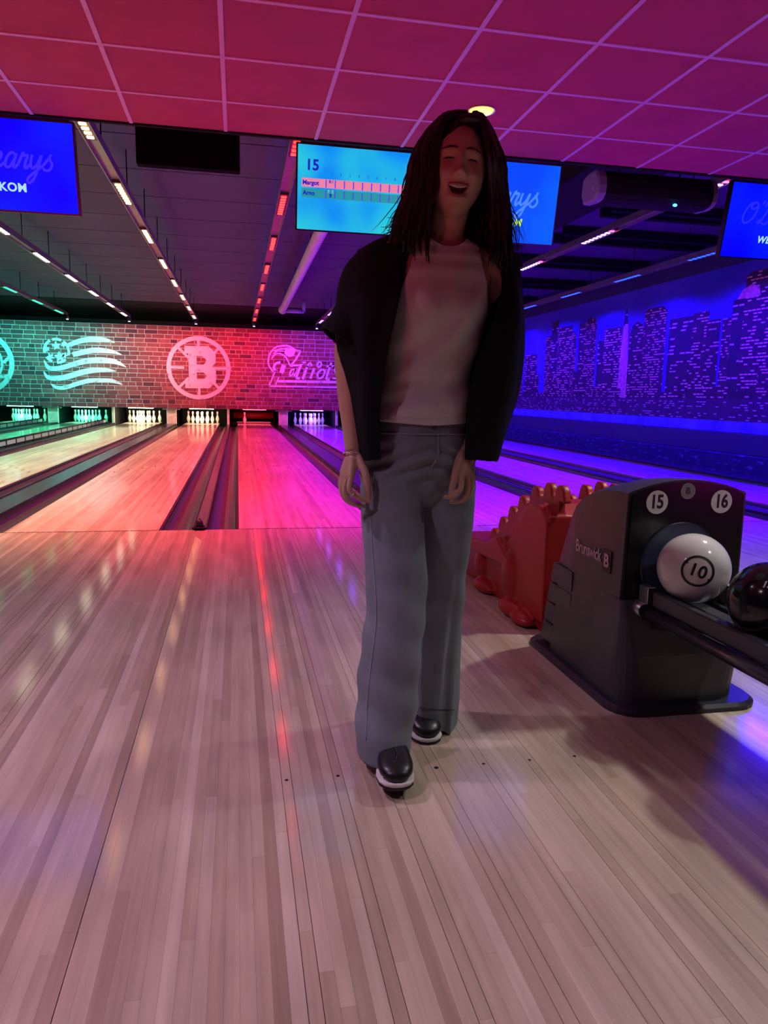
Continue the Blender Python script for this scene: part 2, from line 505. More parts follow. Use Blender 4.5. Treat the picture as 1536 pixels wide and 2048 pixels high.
for x0, x1, where in gaps:
    t = thing('lane_divider', 'dark gutters and capping ' + where, 'lane divider', (x0, 0, 0), 'gutters between the lanes')
    add_gutter(x0 + 0.004, x0 + GW, t); add_gutter(x1 - GW, x1 - 0.004, t)
    bm = bmesh.new(); add_box(bm, x0 + GW + 0.002, x1 - GW - 0.002, 0.006, 18.1, -0.10, 0.004, 0.006)
    obj('capping', bm, M_cap, t)
    wd = 0.012
    for xa in (x0 + GW, x1 - GW - wd):
        box('edge_trim', xa, xa + wd, 0.006, 18.1, 0.004, 0.016, M_edge, t)
t = thing('lane_divider', 'dark gutter running between the blue lane and the mural wall', 'lane divider', (5.78, 0, 0), 'gutters between the lanes')
add_gutter(5.781, 6.012, t)
box('capping', 6.014, 6.33, 0.006, 18.1, -0.10, 0.02, M_cap, t, 0.006)

# bumper rails on the green lanes
M_bump_rail = mat('black_bumper_rail', (0.015, 0.015, 0.015), 0.4, noise=0.1)
M_bump = mat('pale_bumper_panel', (0.72, 0.74, 0.72), 0.45, noise=0.08)
for lane, lb in ((12, 'black framed bumper rail along the right edge of the green lane'), (11, 'black framed bumper rail between the two green lanes')):
    x = LC[lane] + HW + 0.06
    t = thing('bumper_rail', lb, 'bumper rail', (x, 3.0, 0))
    tube('top_rail', [(x, 3.0, 0.115), (x, 18.2, 0.115)], 0.016, M_bump_rail, t, 8)
    tube('bottom_rail', [(x, 3.0, 0.008), (x, 18.2, 0.008)], 0.014, M_bump_rail, t, 8)
    n = 26; st = 15.2 / n
    for k in range(n + 1):
        y = 3.0 + st * k
        box('post', x - 0.012, x + 0.012, y - 0.03, y + 0.03, -0.02, 0.115, M_bump_rail, t)
        if k < n:
            box('bumper_panel', x - 0.006, x + 0.006, y + 0.03, y + st - 0.03, 0.022, 0.10, M_bump, t)

# ------------------------------------------------------------------ brick masking wall with painted emblems
M_mortar = mat('pale_mortar', (0.52, 0.48, 0.47), 0.8, noise=0.12, nscale=6)
BY, BZ0, BZ1 = 18.0, 0.485, 2.95
wall = struct(box('wall_back', -9.5, 6.5, BY, BY + 0.10, BZ0, BZ1, M_mortar), 'brick wall above the pins with large white emblems')
M_bricks = []
for k, c in enumerate(((0.22, 0.055, 0.05), (0.27, 0.075, 0.06), (0.18, 0.045, 0.045), (0.32, 0.10, 0.085), (0.10, 0.03, 0.035), (0.24, 0.06, 0.055))):
    M_bricks.append(mat('brick_%d' % k, c, 0.75, noise=0.22, nscale=9, bump=0.3, bscale=60))
rq = random.Random(11); bricks = []
rows = 19; rh = (BZ1 - BZ0) / rows
for r in range(rows):
    x = -9.4 - rq.uniform(0, 0.3)
    z0 = BZ0 + r * rh + 0.010; z1 = z0 + rh - 0.020
    hdr = r % 4 == 1
    while x < 6.4:
        ln = rq.uniform(0.15, 0.21) if (hdr and rq.random() < 0.8) or rq.random() < 0.15 else rq.uniform(0.27, 0.37)
        bricks.append((max(-9.49, x), min(6.48, x + ln), z0 + rq.uniform(-0.003, 0.003), z1 + rq.uniform(-0.004, 0.003), rq.uniform(0.006, 0.014), rq.choices(range(6), (5, 4, 4, 2, 2, 4))[0]))
        x += ln + rq.uniform(0.014, 0.022)
vis = sorted([b for b in bricks if b[1] > b[0] + 0.05], key=lambda b: abs((b[0] + b[1]) / 2 + 1.9) + abs((b[2] + b[3]) / 2 - 1.7) * 0.35)
for b in vis[:300]:
    box('brick', b[0], b[1], BY - b[4], BY, b[2], b[3], M_bricks[b[5]], wall)
vs, fs, mi = [], [], []
for (x0, x1, z0, z1, d, k) in vis[300:]:
    o0 = len(vs); vs += [(x, y, z) for x in (x0, x1) for y in (BY - d, BY) for z in (z0, z1)]
    fs += [tuple(o0 + q for q in f) for f in ((0, 1, 3, 2), (4, 6, 7, 5), (0, 4, 5, 1), (2, 3, 7, 6), (0, 2, 6, 4), (1, 5, 7, 3))]; mi += [k] * 6
me = mesh_from(vs, fs, 'bricks')
for mm in M_bricks: me.materials.append(mm)
me.polygons.foreach_set('material_index', mi)
o = obj('bricks', me, None, wall); o['kind'] = 'stuff'

# emblems: flat white paint standing a few millimetres proud of the bricks
def paint_mat():
    m = bpy.data.materials.new('worn_white_paint'); m.use_nodes = True
    nt = m.node_tree; b = nt.nodes['Principled BSDF']; b.inputs['Roughness'].default_value = 0.7
    g = nt.nodes.new('ShaderNodeNewGeometry'); n = nt.nodes.new('ShaderNodeTexNoise'); n.inputs['Scale'].default_value = 7; n.inputs['Detail'].default_value = 5
    r = nt.nodes.new('ShaderNodeValToRGB'); e = r.color_ramp.elements
    e[0].position = 0.30; e[0].color = (0.42, 0.34, 0.34, 1); e[1].position = 0.42; e[1].color = (0.78, 0.76, 0.78, 1)
    nt.links.new(g.outputs['Position'], n.inputs['Vector']); nt.links.new(n.outputs['Fac'], r.inputs['Fac']); nt.links.new(r.outputs['Color'], b.inputs['Base Color'])
    return m
M_paint = paint_mat()
AX, AZ = (1, 0, 0), (0, 0, 1)      # ax x ay = -Y: towards the camera
PY = BY - 0.0155
def wp(x, y):                      # a point of the wall seen in the photograph -> (X, Z) on the wall
    p = at(x, y, PY); return (p.x, p.z)
def add_annulus(bm, c, r0, r1, a0=0, a1=2 * PI, n=64, dep=0.004):
    pts = [(c[0] + (r0 + r1) / 2 * math.cos(a0 + (a1 - a0) * k / n), c[1] + (r0 + r1) / 2 * math.sin(a0 + (a1 - a0) * k / n)) for k in range(n + 1)]
    add_ribbon(bm, pts, abs(r1 - r0), (0, PY, 0), AX, AZ, dep)
# spoked wheel with a block B
bm = bmesh.new(); c = wp(397.5, 736); R = 0.955
add_annulus(bm, c, R * 0.865, R)
for k in range(8):
    a = k * PI / 4
    p0 = (c[0] + R * 0.45 * math.cos(a), c[1] + R * 0.45 * math.sin(a)); p1 = (c[0] + R * 0.88 * math.cos(a), c[1] + R * 0.88 * math.sin(a))
    add_ribbon(bm, [p0, p1], 0.075, (0, PY, 0), AX, AZ, 0.003)
def Bp(x, y): return wp(320 + x / 4.042, 620 + y / 4.042)
outer = [(198, 290), (392, 292), (448, 342), (450, 428), (420, 458), (452, 492), (452, 585), (398, 634), (205, 632), (205, 570), (235, 570), (228, 352), (198, 350)]
# the letter as ribs so its two counters stay open
def quad(bm, pts): add_prism(bm, [Bp(*p) for p in pts], (0, PY, 0), AX, AZ, 0.006)
quad(bm, [(198, 290), (198, 350), (228, 352), (235, 570), (205, 570), (205, 632), (300, 633), (294, 291)])
quad(bm, [(294, 291), (294, 372), (345, 376), (390, 292)]); quad(bm, [(390, 292), (345, 376), (372, 400), (450, 345)])
quad(bm, [(450, 345), (372, 400), (370, 425), (420, 458), (450, 428)]); quad(bm, [(296, 440), (297, 505), (350, 505), (420, 458), (370, 425), (350, 442)])
quad(bm, [(420, 458), (350, 505), (376, 525), (452, 492)]); quad(bm, [(452, 492), (376, 525), (374, 545), (452, 585)])
quad(bm, [(452, 585), (374, 545), (350, 560), (299, 560), (300, 633), (398, 634)])
bmesh.ops.recalc_face_normals(bm, faces=bm.faces)
obj('wheel_emblem', bm, M_paint, wall, False, 'white spoked wheel emblem with a block letter B')
# football with five waving stripes
bm = bmesh.new()
def Fp(x, y): return wp(60 + x / 7.314, 660 + y / 7.314)
def stripe(pts, ws):
    q = catmull([Fp(*p) for p in pts], 5); n = len(q); k = len(ws) - 1; wl = []
    for i in range(n):
        f = i / (n - 1) * k; j = min(int(f), k - 1); wl.append((ws[j] + (ws[j + 1] - ws[j]) * (f - j)) / 7.314 / 61)
    add_ribbon(bm, q, wl, (0, PY, 0), AX, AZ, 0.004)
stripe([(565, 225), (700, 170), (850, 140), (1000, 140), (1120, 150), (1240, 185)], [55, 62, 70, 70, 55, 8])
stripe([(625, 360), (780, 325), (900, 300), (1040, 298), (1200, 318), (1345, 362)], [62, 70, 70, 70, 50, 6])
stripe([(205, 440), (260, 540), (340, 565), (480, 548), (640, 500), (820, 455), (1030, 442), (1220, 460), (1330, 500), (1410, 545)], [8, 50, 60, 62, 64, 74, 80, 68, 40, 6])
stripe([(200, 605), (260, 690), (380, 710), (560, 680), (740, 625), (920, 590), (1100, 585), (1255, 602)], [8, 50, 64, 72, 74, 72, 60, 6])
stripe([(305, 785), (380, 838), (500, 845), (680, 790), (850, 745), (1000, 738), (1200, 745), (1355, 800)], [8, 44, 54, 58, 60, 58, 55, 8])
cx, cz = Fp(390, 305)
for a0, a1 in ((-0.35, 0.95), (1.15, 1.9), (2.1, 3.35), (3.7, 4.3), (4.7, 5.5)):
    add_annulus(bm, (cx, cz), 0.30, 0.375, a0, a1, 14, 0.004)
for (sx, sy, sr, rot) in ((385, 230, 60, 0.2), (435, 390, 75, 0.1), (300, 390, 52, 0.5), (505, 370, 45, 0.9), (250, 275, 40, 0.3), (490, 215, 40, 0.7)):
    p = Fp(sx, sy); rr = sr / 7.314 / 61
    add_prism(bm, [(p[0] + rr * (1 if k % 2 == 0 else 0.5) * math.cos(rot + PI / 2 + k * PI / 5), p[1] + rr * (1 if k % 2 == 0 else 0.5) * math.sin(rot + PI / 2 + k * PI / 5)) for k in range(10)], (0, PY, 0), AX, AZ, 0.005)
bmesh.ops.recalc_face_normals(bm, faces=bm.faces)
obj('football_emblem', bm, M_paint, wall, False, 'white football emblem trailing five waving stripes')
# word emblem with a flying head
bm = bmesh.new()
def Tp(x, y): return wp(520 + x / 9.035, 670 + y / 9.035)
def tr(pts, wd, dep=0.004, w1=None):
    add_ribbon(bm, catmull([Tp(*p) for p in pts], 4), wd / 9.035 / 60, (0, PY, 0), AX, AZ, dep, None if w1 is None else w1 / 9.035 / 60)
tr([(240, 665), (165, 560), (150, 450), (190, 320), (290, 220), (420, 190), (540, 205), (640, 270), (735, 285)], 26)
tr([(735, 285), (690, 370), (640, 450), (560, 545)], 30)
tr([(210, 420), (290, 340), (400, 350), (480, 420), (545, 560)], 24)
add_prism(bm, [Tp(*p) for p in ((455, 235), (540, 225), (640, 285), (610, 380), (520, 400), (440, 340))], (0, PY, 0), AX, AZ, 0.005)
tr([(250, 290), (360, 255), (460, 250)], 22); tr([(230, 340), (330, 290), (430, 290)], 14)
tr([(370, 490), (280, 520), (250, 600), (290, 650)], 40)          # P
tr([(280, 640), (160, 930)], 22); tr([(340, 760), (275, 920)], 18)
tr([(430, 540), (385, 690)], 70)
tr([(545, 560), (720, 545)], 30)
tr([(640, 620), (560, 640), (540, 740), (610, 690), (650, 610)], 26); tr([(660, 600), (610, 760)], 34)      # a
tr([(760, 500), (660, 760), (720, 780)], 40); tr([(730, 505), (830, 495)], 28)                               # t
tr([(860, 560), (770, 800)], 44); tr([(850, 580), (900, 510), (940, 560)], 34)                               # r
tr([(980, 600), (910, 790)], 40); tr([(1030, 540), (1075, 480), (1110, 530), (1060, 585), (1030, 540)], 30)  # i
tr([(1130, 620), (1050, 680), (1050, 780), (1130, 760), (1170, 660), (1130, 620)], 34)                       # o
tr([(1290, 500), (1200, 780), (1260, 800)], 38); tr([(1200, 570), (1330, 560)], 28)                          # t
tr([(1440, 600), (1370, 600), (1350, 660), (1420, 710), (1390, 780), (1310, 780)], 30)                       # s
tr([(320, 835), (700, 840), (1460, 855)], 44); tr([(160, 925), (700, 935), (1460, 950)], 26)
bmesh.ops.recalc_face_normals(bm, faces=bm.faces)
obj('word_emblem', bm, M_paint, wall, False, 'script word emblem underlined twice with a helmeted head in front')
# round emblem cut by the left edge of the photograph
bm = bmesh.new(); add_annulus(bm, (LC[11] - 0.96, 1.72), 0.78, 0.92); add_annulus(bm, (LC[11] - 0.96, 1.72), 0.55, 0.62)
for k in range(9):
    a = k * 2 * PI / 9
    add_ribbon(bm, [(LC[11] - 0.96 + 0.62 * math.cos(a), 1.72 + 0.62 * math.sin(a)), (LC[11] - 0.96 + 0.8 * math.cos(a + 0.2), 1.72 + 0.8 * math.sin(a + 0.2))], 0.09, (0, PY, 0), AX, AZ, 0.003)
obj('round_emblem', bm, M_paint, wall, False, 'pale round emblem at the left end of the bricks')

# ------------------------------------------------------------------ pit openings under the brick wall
M_pit = mat('black_pit_curtain', (0.012, 0.011, 0.013), 0.85, noise=0.2)
M_post = mat('cream_kickback_panel', (0.62, 0.52, 0.42), 0.55, noise=0.18, nscale=12)
M_bar = mat('white_shelf_bar', (0.8, 0.8, 0.78), 0.4, noise=0.05)
struct(box('wall_far', -9.5, 6.5, 21.3, 21.4, -0.25, 3.4, M_pit), 'black wall behind the pin machines')
pin_em = {11: (0.1, 1, 0.55), 12: (0.1, 1, 0.55), 13: (1, 0.93, 0.6), 14: (1, 0.62, 0.38), 15: (1, 0.06, 0.12), 16: (0.25, 0.12, 1)}
for i, (x0, x1, where) in enumerate(gaps[1:], 1):
    wide = (x1 - x0) > 0.65
    c = (x0 + x1) / 2; hw = 0.145 if wide else 0.035
    if c > 3: continue
    t = thing('pit_post', ('broad pale post' if wide else 'slim pale post') + ' under the bricks ' + where, 'post', (c, 18.2, 0), 'posts between the pin decks')
    box('panel', c - hw, c + hw, 18.14, 18.24, -0.02, 0.50, M_post, t, 0.008)
    box('partition', c - min(hw, 0.06), c + min(hw, 0.06), 18.25, 20.4, -0.13, 1.2, M_pit, t)
    if wide:
        box('shelf_bar', c - 0.26, c + 0.26, 18.06, 18.12, 0.435, 0.465, M_bar, t, 0.005)
for lane in (11, 12, 13, 14, 15, 16, 17, 18):
    cx = LC[lane]
    t = thing('pin_machine', {11: 'dark pin pit at the far left end of the green lanes', 12: 'dark pin pit behind the green pins beside the slim post'}.get(lane, 'dark pin pit behind the %s lane' % TINT[lane]), 'pin machine', (cx, 19, 0), 'pin pits under the brick wall')
    box('pit_curtain', cx - 0.72, cx + 0.72, 20.2, 20.26, -0.13, 1.3, M_pit, t)
    if lane in pin_em:
        e = pin_em[lane]; k = {15: 0.8}.get(lane, 2.4)
        box('pin_light', cx - 0.37, cx + 0.37, 18.16, 18.19, 0.462, 0.482, mat('pin_light_%s' % TINT[lane], (0.3, 0.3, 0.3), 0.5, emit=e, strength=k), t)
        area_light('pin_lamp', (cx, 18.05, 0.47), 0.9, 0.05, P_PIN * (0.6 if lane == 15 else 1.0), e, t, rot=(math.radians(50), 0, 0))
    if lane == 15:
        M_cush = mat('rust_red_cushion', (0.30, 0.05, 0.03), 0.5, noise=0.3, nscale=9)
        bm = bmesh.new(); add_tube(bm, [(cx - 0.66, 19.75, 0.24), (cx + 0.66, 19.75, 0.24)], 0.115, 14)
        obj('ball_cushion', bm, M_cush, t, True)
        box('sweep_bar', cx - 0.55, cx + 0.55, 19.32, 19.36, 0.01, 0.05, M_bar, t, 0.006)

# ------------------------------------------------------------------ pins
M_pin = mat('white_pin_lacquer', (0.86, 0.85, 0.82), 0.25, 0, 0.5, noise=0.03)
M_band = mat('red_pin_stripe', (0.6, 0.03, 0.03), 0.3, noise=0.05)
pin_prof = [(0.026, 0.0), (0.029, 0.008), (0.038, 0.04), (0.052, 0.085), (0.0605, 0.115), (0.0595, 0.14), (0.05, 0.175), (0.038, 0.21), (0.028, 0.235), (0.0235, 0.255), (0.0235, 0.27), (0.0275, 0.30), (0.0318, 0.335), (0.032, 0.348), (0.028, 0.365), (0.017, 0.377), (0.004, 0.381)]
bm = bmesh.new(); add_lathe(bm, pin_prof, (0, 0, 0), 16); bmesh.ops.recalc_face_normals(bm, faces=bm.faces)
pin_me = bpy.data.meshes.new('bowling_pin'); bm.to_mesh(pin_me); bm.free(); pin_me.materials.append(M_pin)
pin_me.polygons.foreach_set('use_smooth', [True] * len(pin_me.polygons))
bm = bmesh.new(); add_lathe(bm, [(0.0245, 0.248), (0.0245, 0.256), (0.0245, 0.262)], (0, 0, 0), 16)
add_lathe(bm, [(0.0262, 0.286), (0.0272, 0.292)], (0, 0, 0), 16)
band_me = bpy.data.meshes.new('neck_stripe'); bm.to_mesh(band_me); bm.free(); band_me.materials.append(M_band)
spots = [(0, 0, 'head pin in front'), (-1, 1, 'second row left'), (1, 1, 'second row right'), (-2, 2, 'third row left'), (0, 2, 'third row middle'), (2, 2, 'third row right'),
         (-3, 3, 'back row far left'), (-1, 3, 'back row second from left'), (1, 3, 'back row second from right'), (3, 3, 'back row far right')]
where = {11: 'of the far left green rack', 12: 'of the second green rack from left', 13: 'of the cream-lit rack', 14: 'of the salmon-lit rack', 16: 'of the blue-violet rack'}
def put_pin(lane, k, label, group):
    dx, dy, _ = spots[k]
    o = bpy.data.objects.new('bowling_pin', pin_me); o.location = (LC[lane] + dx * 0.1524, 18.29 + dy * 0.264, 0.0)
    col.objects.link(o); tag(o, label, 'bowling pin', group)
    s = bpy.data.objects.new('neck_stripe', band_me); col.objects.link(s); s.parent = o
for lane in (11, 12, 13, 14, 16):
    for k in range(10):
        put_pin(lane, k, 'white bowling pin, %s %s' % (spots[k][2], where[lane]), 'pins ' + where[lane])
put_pin(15, 3, 'lone red-lit bowling pin standing at the end of the red lane', None)

# ------------------------------------------------------------------ right wall with the skyline mural
M_navy = mat('navy_wall_paint', (0.03, 0.035, 0.09), 0.6, noise=0.1, nscale=4)
struct(box('wall_right', 6.5, 6.7, -9.5, 21.4, -0.25, 3.5, M_navy), 'dark wall on the right carrying the skyline mural')
struct(box('baseboard_right', 6.43, 6.5, -2.0, 18.0, 0.28, 0.575, M_navy, None, 0.006), 'navy ledge under the mural')
def speckle_mat():
    m = bpy.data.materials.new('speckled_blue_carpet'); m.use_nodes = True
    nt = m.node_tree; b = nt.nodes['Principled BSDF']; b.inputs['Roughness'].default_value = 0.9
    g = nt.nodes.new('ShaderNodeNewGeometry'); mp = nt.nodes.new('ShaderNodeMapping'); mp.inputs['Scale'].default_value = (9, 5, 26)
    n = nt.nodes.new('ShaderNodeTexNoise'); n.inputs['Scale'].default_value = 1; n.inputs['Detail'].default_value = 3
    r = nt.nodes.new('ShaderNodeValToRGB'); e = r.color_ramp.elements
    e[0].position = 0.60; e[0].color = (0.035, 0.035, 0.09, 1); e[1].position = 0.64; e[1].color = (0.16, 0.16, 0.30, 1)
    nt.links.new(g.outputs['Position'], mp.inputs['Vector']); nt.links.new(mp.outputs['Vector'], n.inputs['Vector']); nt.links.new(n.outputs['Fac'], r.inputs['Fac']); nt.links.new(r.outputs['Color'], b.inputs['Base Color'])
    return m
struct(box('trim_1', 6.335, 6.5, -2.0, 18.0, -0.13, 0.278, speckle_mat(), None, 0.004), 'speckled carpet kickboard along the mural wall')

def mural_mat(name, dark, lit, sy, sz, thr, pink=None, seed=0.0):
    """print of a tower at night: rows of window strips, some of them lit"""
    m = bpy.data.materials.new(name); m.use_nodes = True
    nt = m.node_tree; N = nt.nodes; L = nt.links; b = N['Principled BSDF']; b.inputs['Roughness'].default_value = 0.6
    g = N.new('ShaderNodeNewGeometry'); s = N.new('ShaderNodeSeparateXYZ'); L.new(g.outputs['Position'], s.inputs[0])
    def cell(sock, size, off):
        a = N.new('ShaderNodeMath'); a.operation = 'MULTIPLY_ADD'; a.inputs[1].default_value = 1 / size; a.inputs[2].default_value = off; L.new(sock, a.inputs[0])
        fl = N.new('ShaderNodeMath'); fl.operation = 'FLOOR'; L.new(a.outputs[0], fl.inputs[0])
        fr = N.new('ShaderNodeMath'); fr.operation = 'FRACT'; L.new(a.outputs[0], fr.inputs[0])
        return fl.outputs[0], fr.outputs[0]
    zc, zf = cell(s.outputs['Z'], sz, seed)
    rowrand = N.new('ShaderNodeTexWhiteNoise'); rowrand.noise_dimensions = '1D'; L.new(zc, rowrand.inputs['W'])
    sh = N.new('ShaderNodeMath'); sh.operation = 'MULTIPLY_ADD'; sh.inputs[1].default_value = 0.5; L.new(rowrand.outputs['Value'], sh.inputs[0]); L.new(s.outputs['Y'], sh.inputs[2])
    yc, yf = cell(sh.outputs[0], sy, seed)
    cb = N.new('ShaderNodeCombineXYZ'); L.new(yc, cb.inputs[0]); L.new(zc, cb.inputs[1]); cb.inputs[2].default_value = seed
    wn = N.new('ShaderNodeTexWhiteNoise'); L.new(cb.outputs[0], wn.inputs['Vector'])
    add = N.new('ShaderNodeMath'); add.operation = 'MULTIPLY_ADD'; add.inputs[1].default_value = 0.5; L.new(rowrand.outputs['Value'], add.inputs[0]); L.new(wn.outputs['Value'], add.inputs[2])
    gt = N.new('ShaderNodeMath'); gt.operation = 'GREATER_THAN'; gt.inputs[1].default_value = thr; L.new(add.outputs[0], gt.inputs[0])
    z1 = N.new('ShaderNodeMath'); z1.operation = 'GREATER_THAN'; z1.inputs[1].default_value = 0.58; L.new(zf, z1.inputs[0])
    y1 = N.new('ShaderNodeMath'); y1.operation = 'GREATER_THAN'; y1.inputs[1].default_value = 0.15; L.new(yf, y1.inputs[0])
    m1 = N.new('ShaderNodeMath'); m1.operation = 'MULTIPLY'; L.new(gt.outputs[0], m1.inputs[0]); L.new(z1.outputs[0], m1.inputs[1])
    m2 = N.new('ShaderNodeMath'); m2.operation = 'MULTIPLY'; L.new(m1.outputs[0], m2.inputs[0]); L.new(y1.outputs[0], m2.inputs[1])
    nz = N.new('ShaderNodeTexNoise'); nz.inputs['Scale'].default_value = 4; L.new(g.outputs['Position'], nz.inputs['Vector'])
    mx0 = N.new('ShaderNodeMix'); mx0.data_type = 'RGBA'; mx0.inputs[6].default_value = dark; mx0.inputs[7].default_value = tuple(x * 2.2 for x in dark[:3]) + (1,); L.new(nz.outputs['Fac'], mx0.inputs[0])
    mx = N.new('ShaderNodeMix'); mx.data_type = 'RGBA'; mx.inputs[7].default_value = lit
    L.new(m2.outputs[0], mx.inputs[0]); L.new(mx0.outputs[2], mx.inputs[6]); L.new(mx.outputs[2], b.inputs['Base Color'])
    return m
def sky_mat():
    m = bpy.data.materials.new('printed_dusk_sky'); m.use_nodes = True
    nt = m.node_tree; b = nt.nodes['Principled BSDF']; b.inputs['Roughness'].default_value = 0.6
    g = nt.nodes.new('ShaderNodeNewGeometry'); mp = nt.nodes.new('ShaderNodeMapping'); mp.inputs['Scale'].default_value = (1, 0.45, 1.3)
    n = nt.nodes.new('ShaderNodeTexNoise'); n.inputs['Scale'].default_value = 1.1; n.inputs['Detail'].default_value = 5
    r = nt.nodes.new('ShaderNodeValToRGB'); e = r.color_ramp.elements
    e[0].position = 0.3; e[0].color = (0.012, 0.02, 0.36, 1); e[1].position = 0.80; e[1].color = (0.10, 0.07, 0.60, 1)
    nt.links.new(g.outputs['Position'], mp.inputs['Vector']); nt.links.new(mp.outputs['Vector'], n.inputs['Vector']); nt.links.new(n.outputs['Fac'], r.inputs['Fac']); nt.links.new(r.outputs['Color'], b.inputs['Base Color'])
    return m
mural = thing('skyline_mural', 'wide wall mural of a city skyline at night over water', 'mural', (6.49, 8, 0.58))
box('sky_print', 6.494, 6.4995, -2.0, 18.0, 0.58, 2.96, sky_mat(), mural)
M_tw = [mural_mat('tower_print_%d' % k, d, l, sy, sz, th, None, 3.1 * k) for k, (d, l, sy, sz, th) in enumerate((
    ((0.020, 0.008, 0.022, 1), (0.85, 0.40, 0.36, 1), 0.10, 0.050, 0.86), ((0.030, 0.012, 0.026, 1), (0.90, 0.38, 0.32, 1), 0.07, 0.042, 0.80),
    ((0.016, 0.008, 0.026, 1), (0.75, 0.45, 0.48, 1), 0.15, 0.060, 0.95), ((0.028, 0.010, 0.024, 1), (0.95, 0.50, 0.38, 1), 0.09, 0.046, 0.74)))]
M_pinktower = mat('pink_lit_stone_print', (0.75, 0.22, 0.28), 0.6, noise=0.35, nscale=14)
M_lowcity = mural_mat('low_city_print', (0.035, 0.012, 0.04, 1), (0.75, 0.35, 0.45, 1), 0.08, 0.035, 1.05, None, 9)
M_water = mat('printed_water', (0.12, 0.14, 0.75), 0.6, noise=0.5, nscale=2.5)
YA, YZ = (0, -1, 0), (0, 0, 1)     # on the wall: ax = -Y (to the right in the picture), ax x ay = -X
def tower(poly, k, d):             # poly of (Y, Z)
    obj('tower', prism([(-p[0], p[1]) for p in poly], (6.494, 0, 0), YA, YZ, d), M_tw[k] if isinstance(k, int) else k, mural)
TOW = [(11.98, 11.21, 2.05), (10.74, 9.17, 2.42), (10.43, 10.09, 2.72), (10.07, 9.38, 2.56), (9.06, 8.66, 2.56), (8.78, 8.29, 2.66), (8.21, 7.45, 2.15), (7.95, 7.29, 2.36),
       (7.01, 6.52, 2.40), (6.54, 5.85, 2.58), (5.75, 5.05, 2.34), (5.11, 4.72, 2.37), (4.75, 4.43, 2.23), (4.38, 4.14, 2.22), (4.18, 3.55, 2.46), (3.94, 3.35, 2.80),
       (3.2, 2.6, 2.2), (2.5, 1.7, 2.5), (1.5, 0.9, 2.1), (0.7, -0.2, 2.45), (-0.4, -1.2, 2.2), (13.3, 12.4, 1.9), (14.6, 13.6, 2.1), (16.0, 14.9, 1.8), (17.4, 16.4, 2.0)]
for k, (a, b, t_) in enumerate(TOW):
    d = 0.0008 + 0.00009 * k
    if k in (5, 8):
        pl = [(a, 0.9), (b, 0.9), (b, t_ - 0.18), (b + 0.08, t_ - 0.06), ((a + b) / 2, t_), (a - 0.08, t_ - 0.06), (a, t_ - 0.18)]
    elif k in (1, 9, 15):
        pl = [(a, 0.9), (b, 0.9), (b, t_ - 0.08), (b + 0.12, t_), (a - 0.1, t_), (a, t_ - 0.05)]
    else:
        pl = [(a, 0.9), (b, 0.9), (b, t_), (a, t_)]
    tower(pl, k % 4, d)
tower([(7.33, 0.9), (7.00, 0.9), (7.02, 1.75), (7.08, 2.3), (7.17, 2.72), (7.25, 2.3), (7.31, 1.75)], M_pinktower, 0.00315)
tower([(7.26, 2.36), (7.09, 2.36), (7.17, 2.72)], 2, 0.0033)
tower([(4.10, 2.46), (3.62, 2.46), (3.66, 2.58), (3.8, 2.64), (4.0, 2.58)], M_pinktower, 0.00325)
rq = random.Random(21); y = 17.9; nlow = 0
while y > -1.9:
    wd = rq.uniform(0.35, 0.9); h = rq.uniform(1.0, 1.7)
    tower([(y, 0.72), (max(-1.95, y - wd), 0.72), (max(-1.95, y - wd), h), (y, h)], rq.choice((0, 1, 3)), 0.0034 + 0.00004 * nlow); nlow += 1; y -= wd * 0.8
box('shore_print', 6.4885, 6.494, -1.98, 17.98, 0.70, 1.05, M_lowcity, mural)
box('water_print', 6.4880, 6.494, -1.99, 17.99, 0.581, 0.74, M_water, mural)

# ------------------------------------------------------------------ ceilings
CZ = 2.73
M_slab = mat('void_black', (0.01, 0.008, 0.01), 0.9, noise=0.1)
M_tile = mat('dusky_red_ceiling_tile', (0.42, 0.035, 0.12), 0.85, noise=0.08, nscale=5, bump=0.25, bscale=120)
M_grid = mat('white_ceiling_grid_light_tint', (0.62, 0.30, 0.58), 0.5, noise=0.04)  # white grid; pink of the coloured light put into its base colour
ceil = struct(box('ceiling', -9.5, 6.5, -9.5, -0.13, CZ + 0.03, CZ + 0.33, M_slab), 'low suspended tile ceiling over the approach')
gx = [0.02 + 0.603 * k for k in range(-9, 11)]; gy = [-0.65 - 0.6 * k for k in range(0, 13)]
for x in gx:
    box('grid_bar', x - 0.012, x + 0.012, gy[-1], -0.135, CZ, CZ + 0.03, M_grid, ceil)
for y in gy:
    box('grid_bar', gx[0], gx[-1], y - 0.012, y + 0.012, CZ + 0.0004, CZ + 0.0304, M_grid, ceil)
ys = [-0.135] + gy
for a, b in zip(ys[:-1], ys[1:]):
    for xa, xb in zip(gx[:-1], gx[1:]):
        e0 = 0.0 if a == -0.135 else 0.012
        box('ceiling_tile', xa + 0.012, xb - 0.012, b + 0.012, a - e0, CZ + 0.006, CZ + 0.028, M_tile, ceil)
struct(box('trim_2', -9.5, 6.5, -0.13, -0.10, CZ - 0.005, CZ + 0.72, M_black), 'black edge board of the low ceiling')
M_panel = mat('grey_ceiling_panel', (0.070, 0.055, 0.120), 0.75, noise=0.12, nscale=1.5)
CF = 3.38
ceil2 = struct(box('ceiling', -9.5, 6.5, -0.10, 21.4, CF + 0.03, CF + 0.15, M_slab), 'higher dark panelled ceiling over the lanes')
y = -0.09; k = 0
while y < 15.0:
    for xa in np.arange(-9.5, 6.4, 4.0):
        box('ceiling_panel', float(xa) + 0.0006, min(6.49, float(xa) + 3.9994), y + 0.012, y + 1.118, CF, CF + 0.03, M_panel, ceil2)
    y += 1.13; k += 1
box('dark_end_panel', -9.5, 6.5, y, 21.3, CF - 0.01, CF + 0.03, M_black, ceil2)
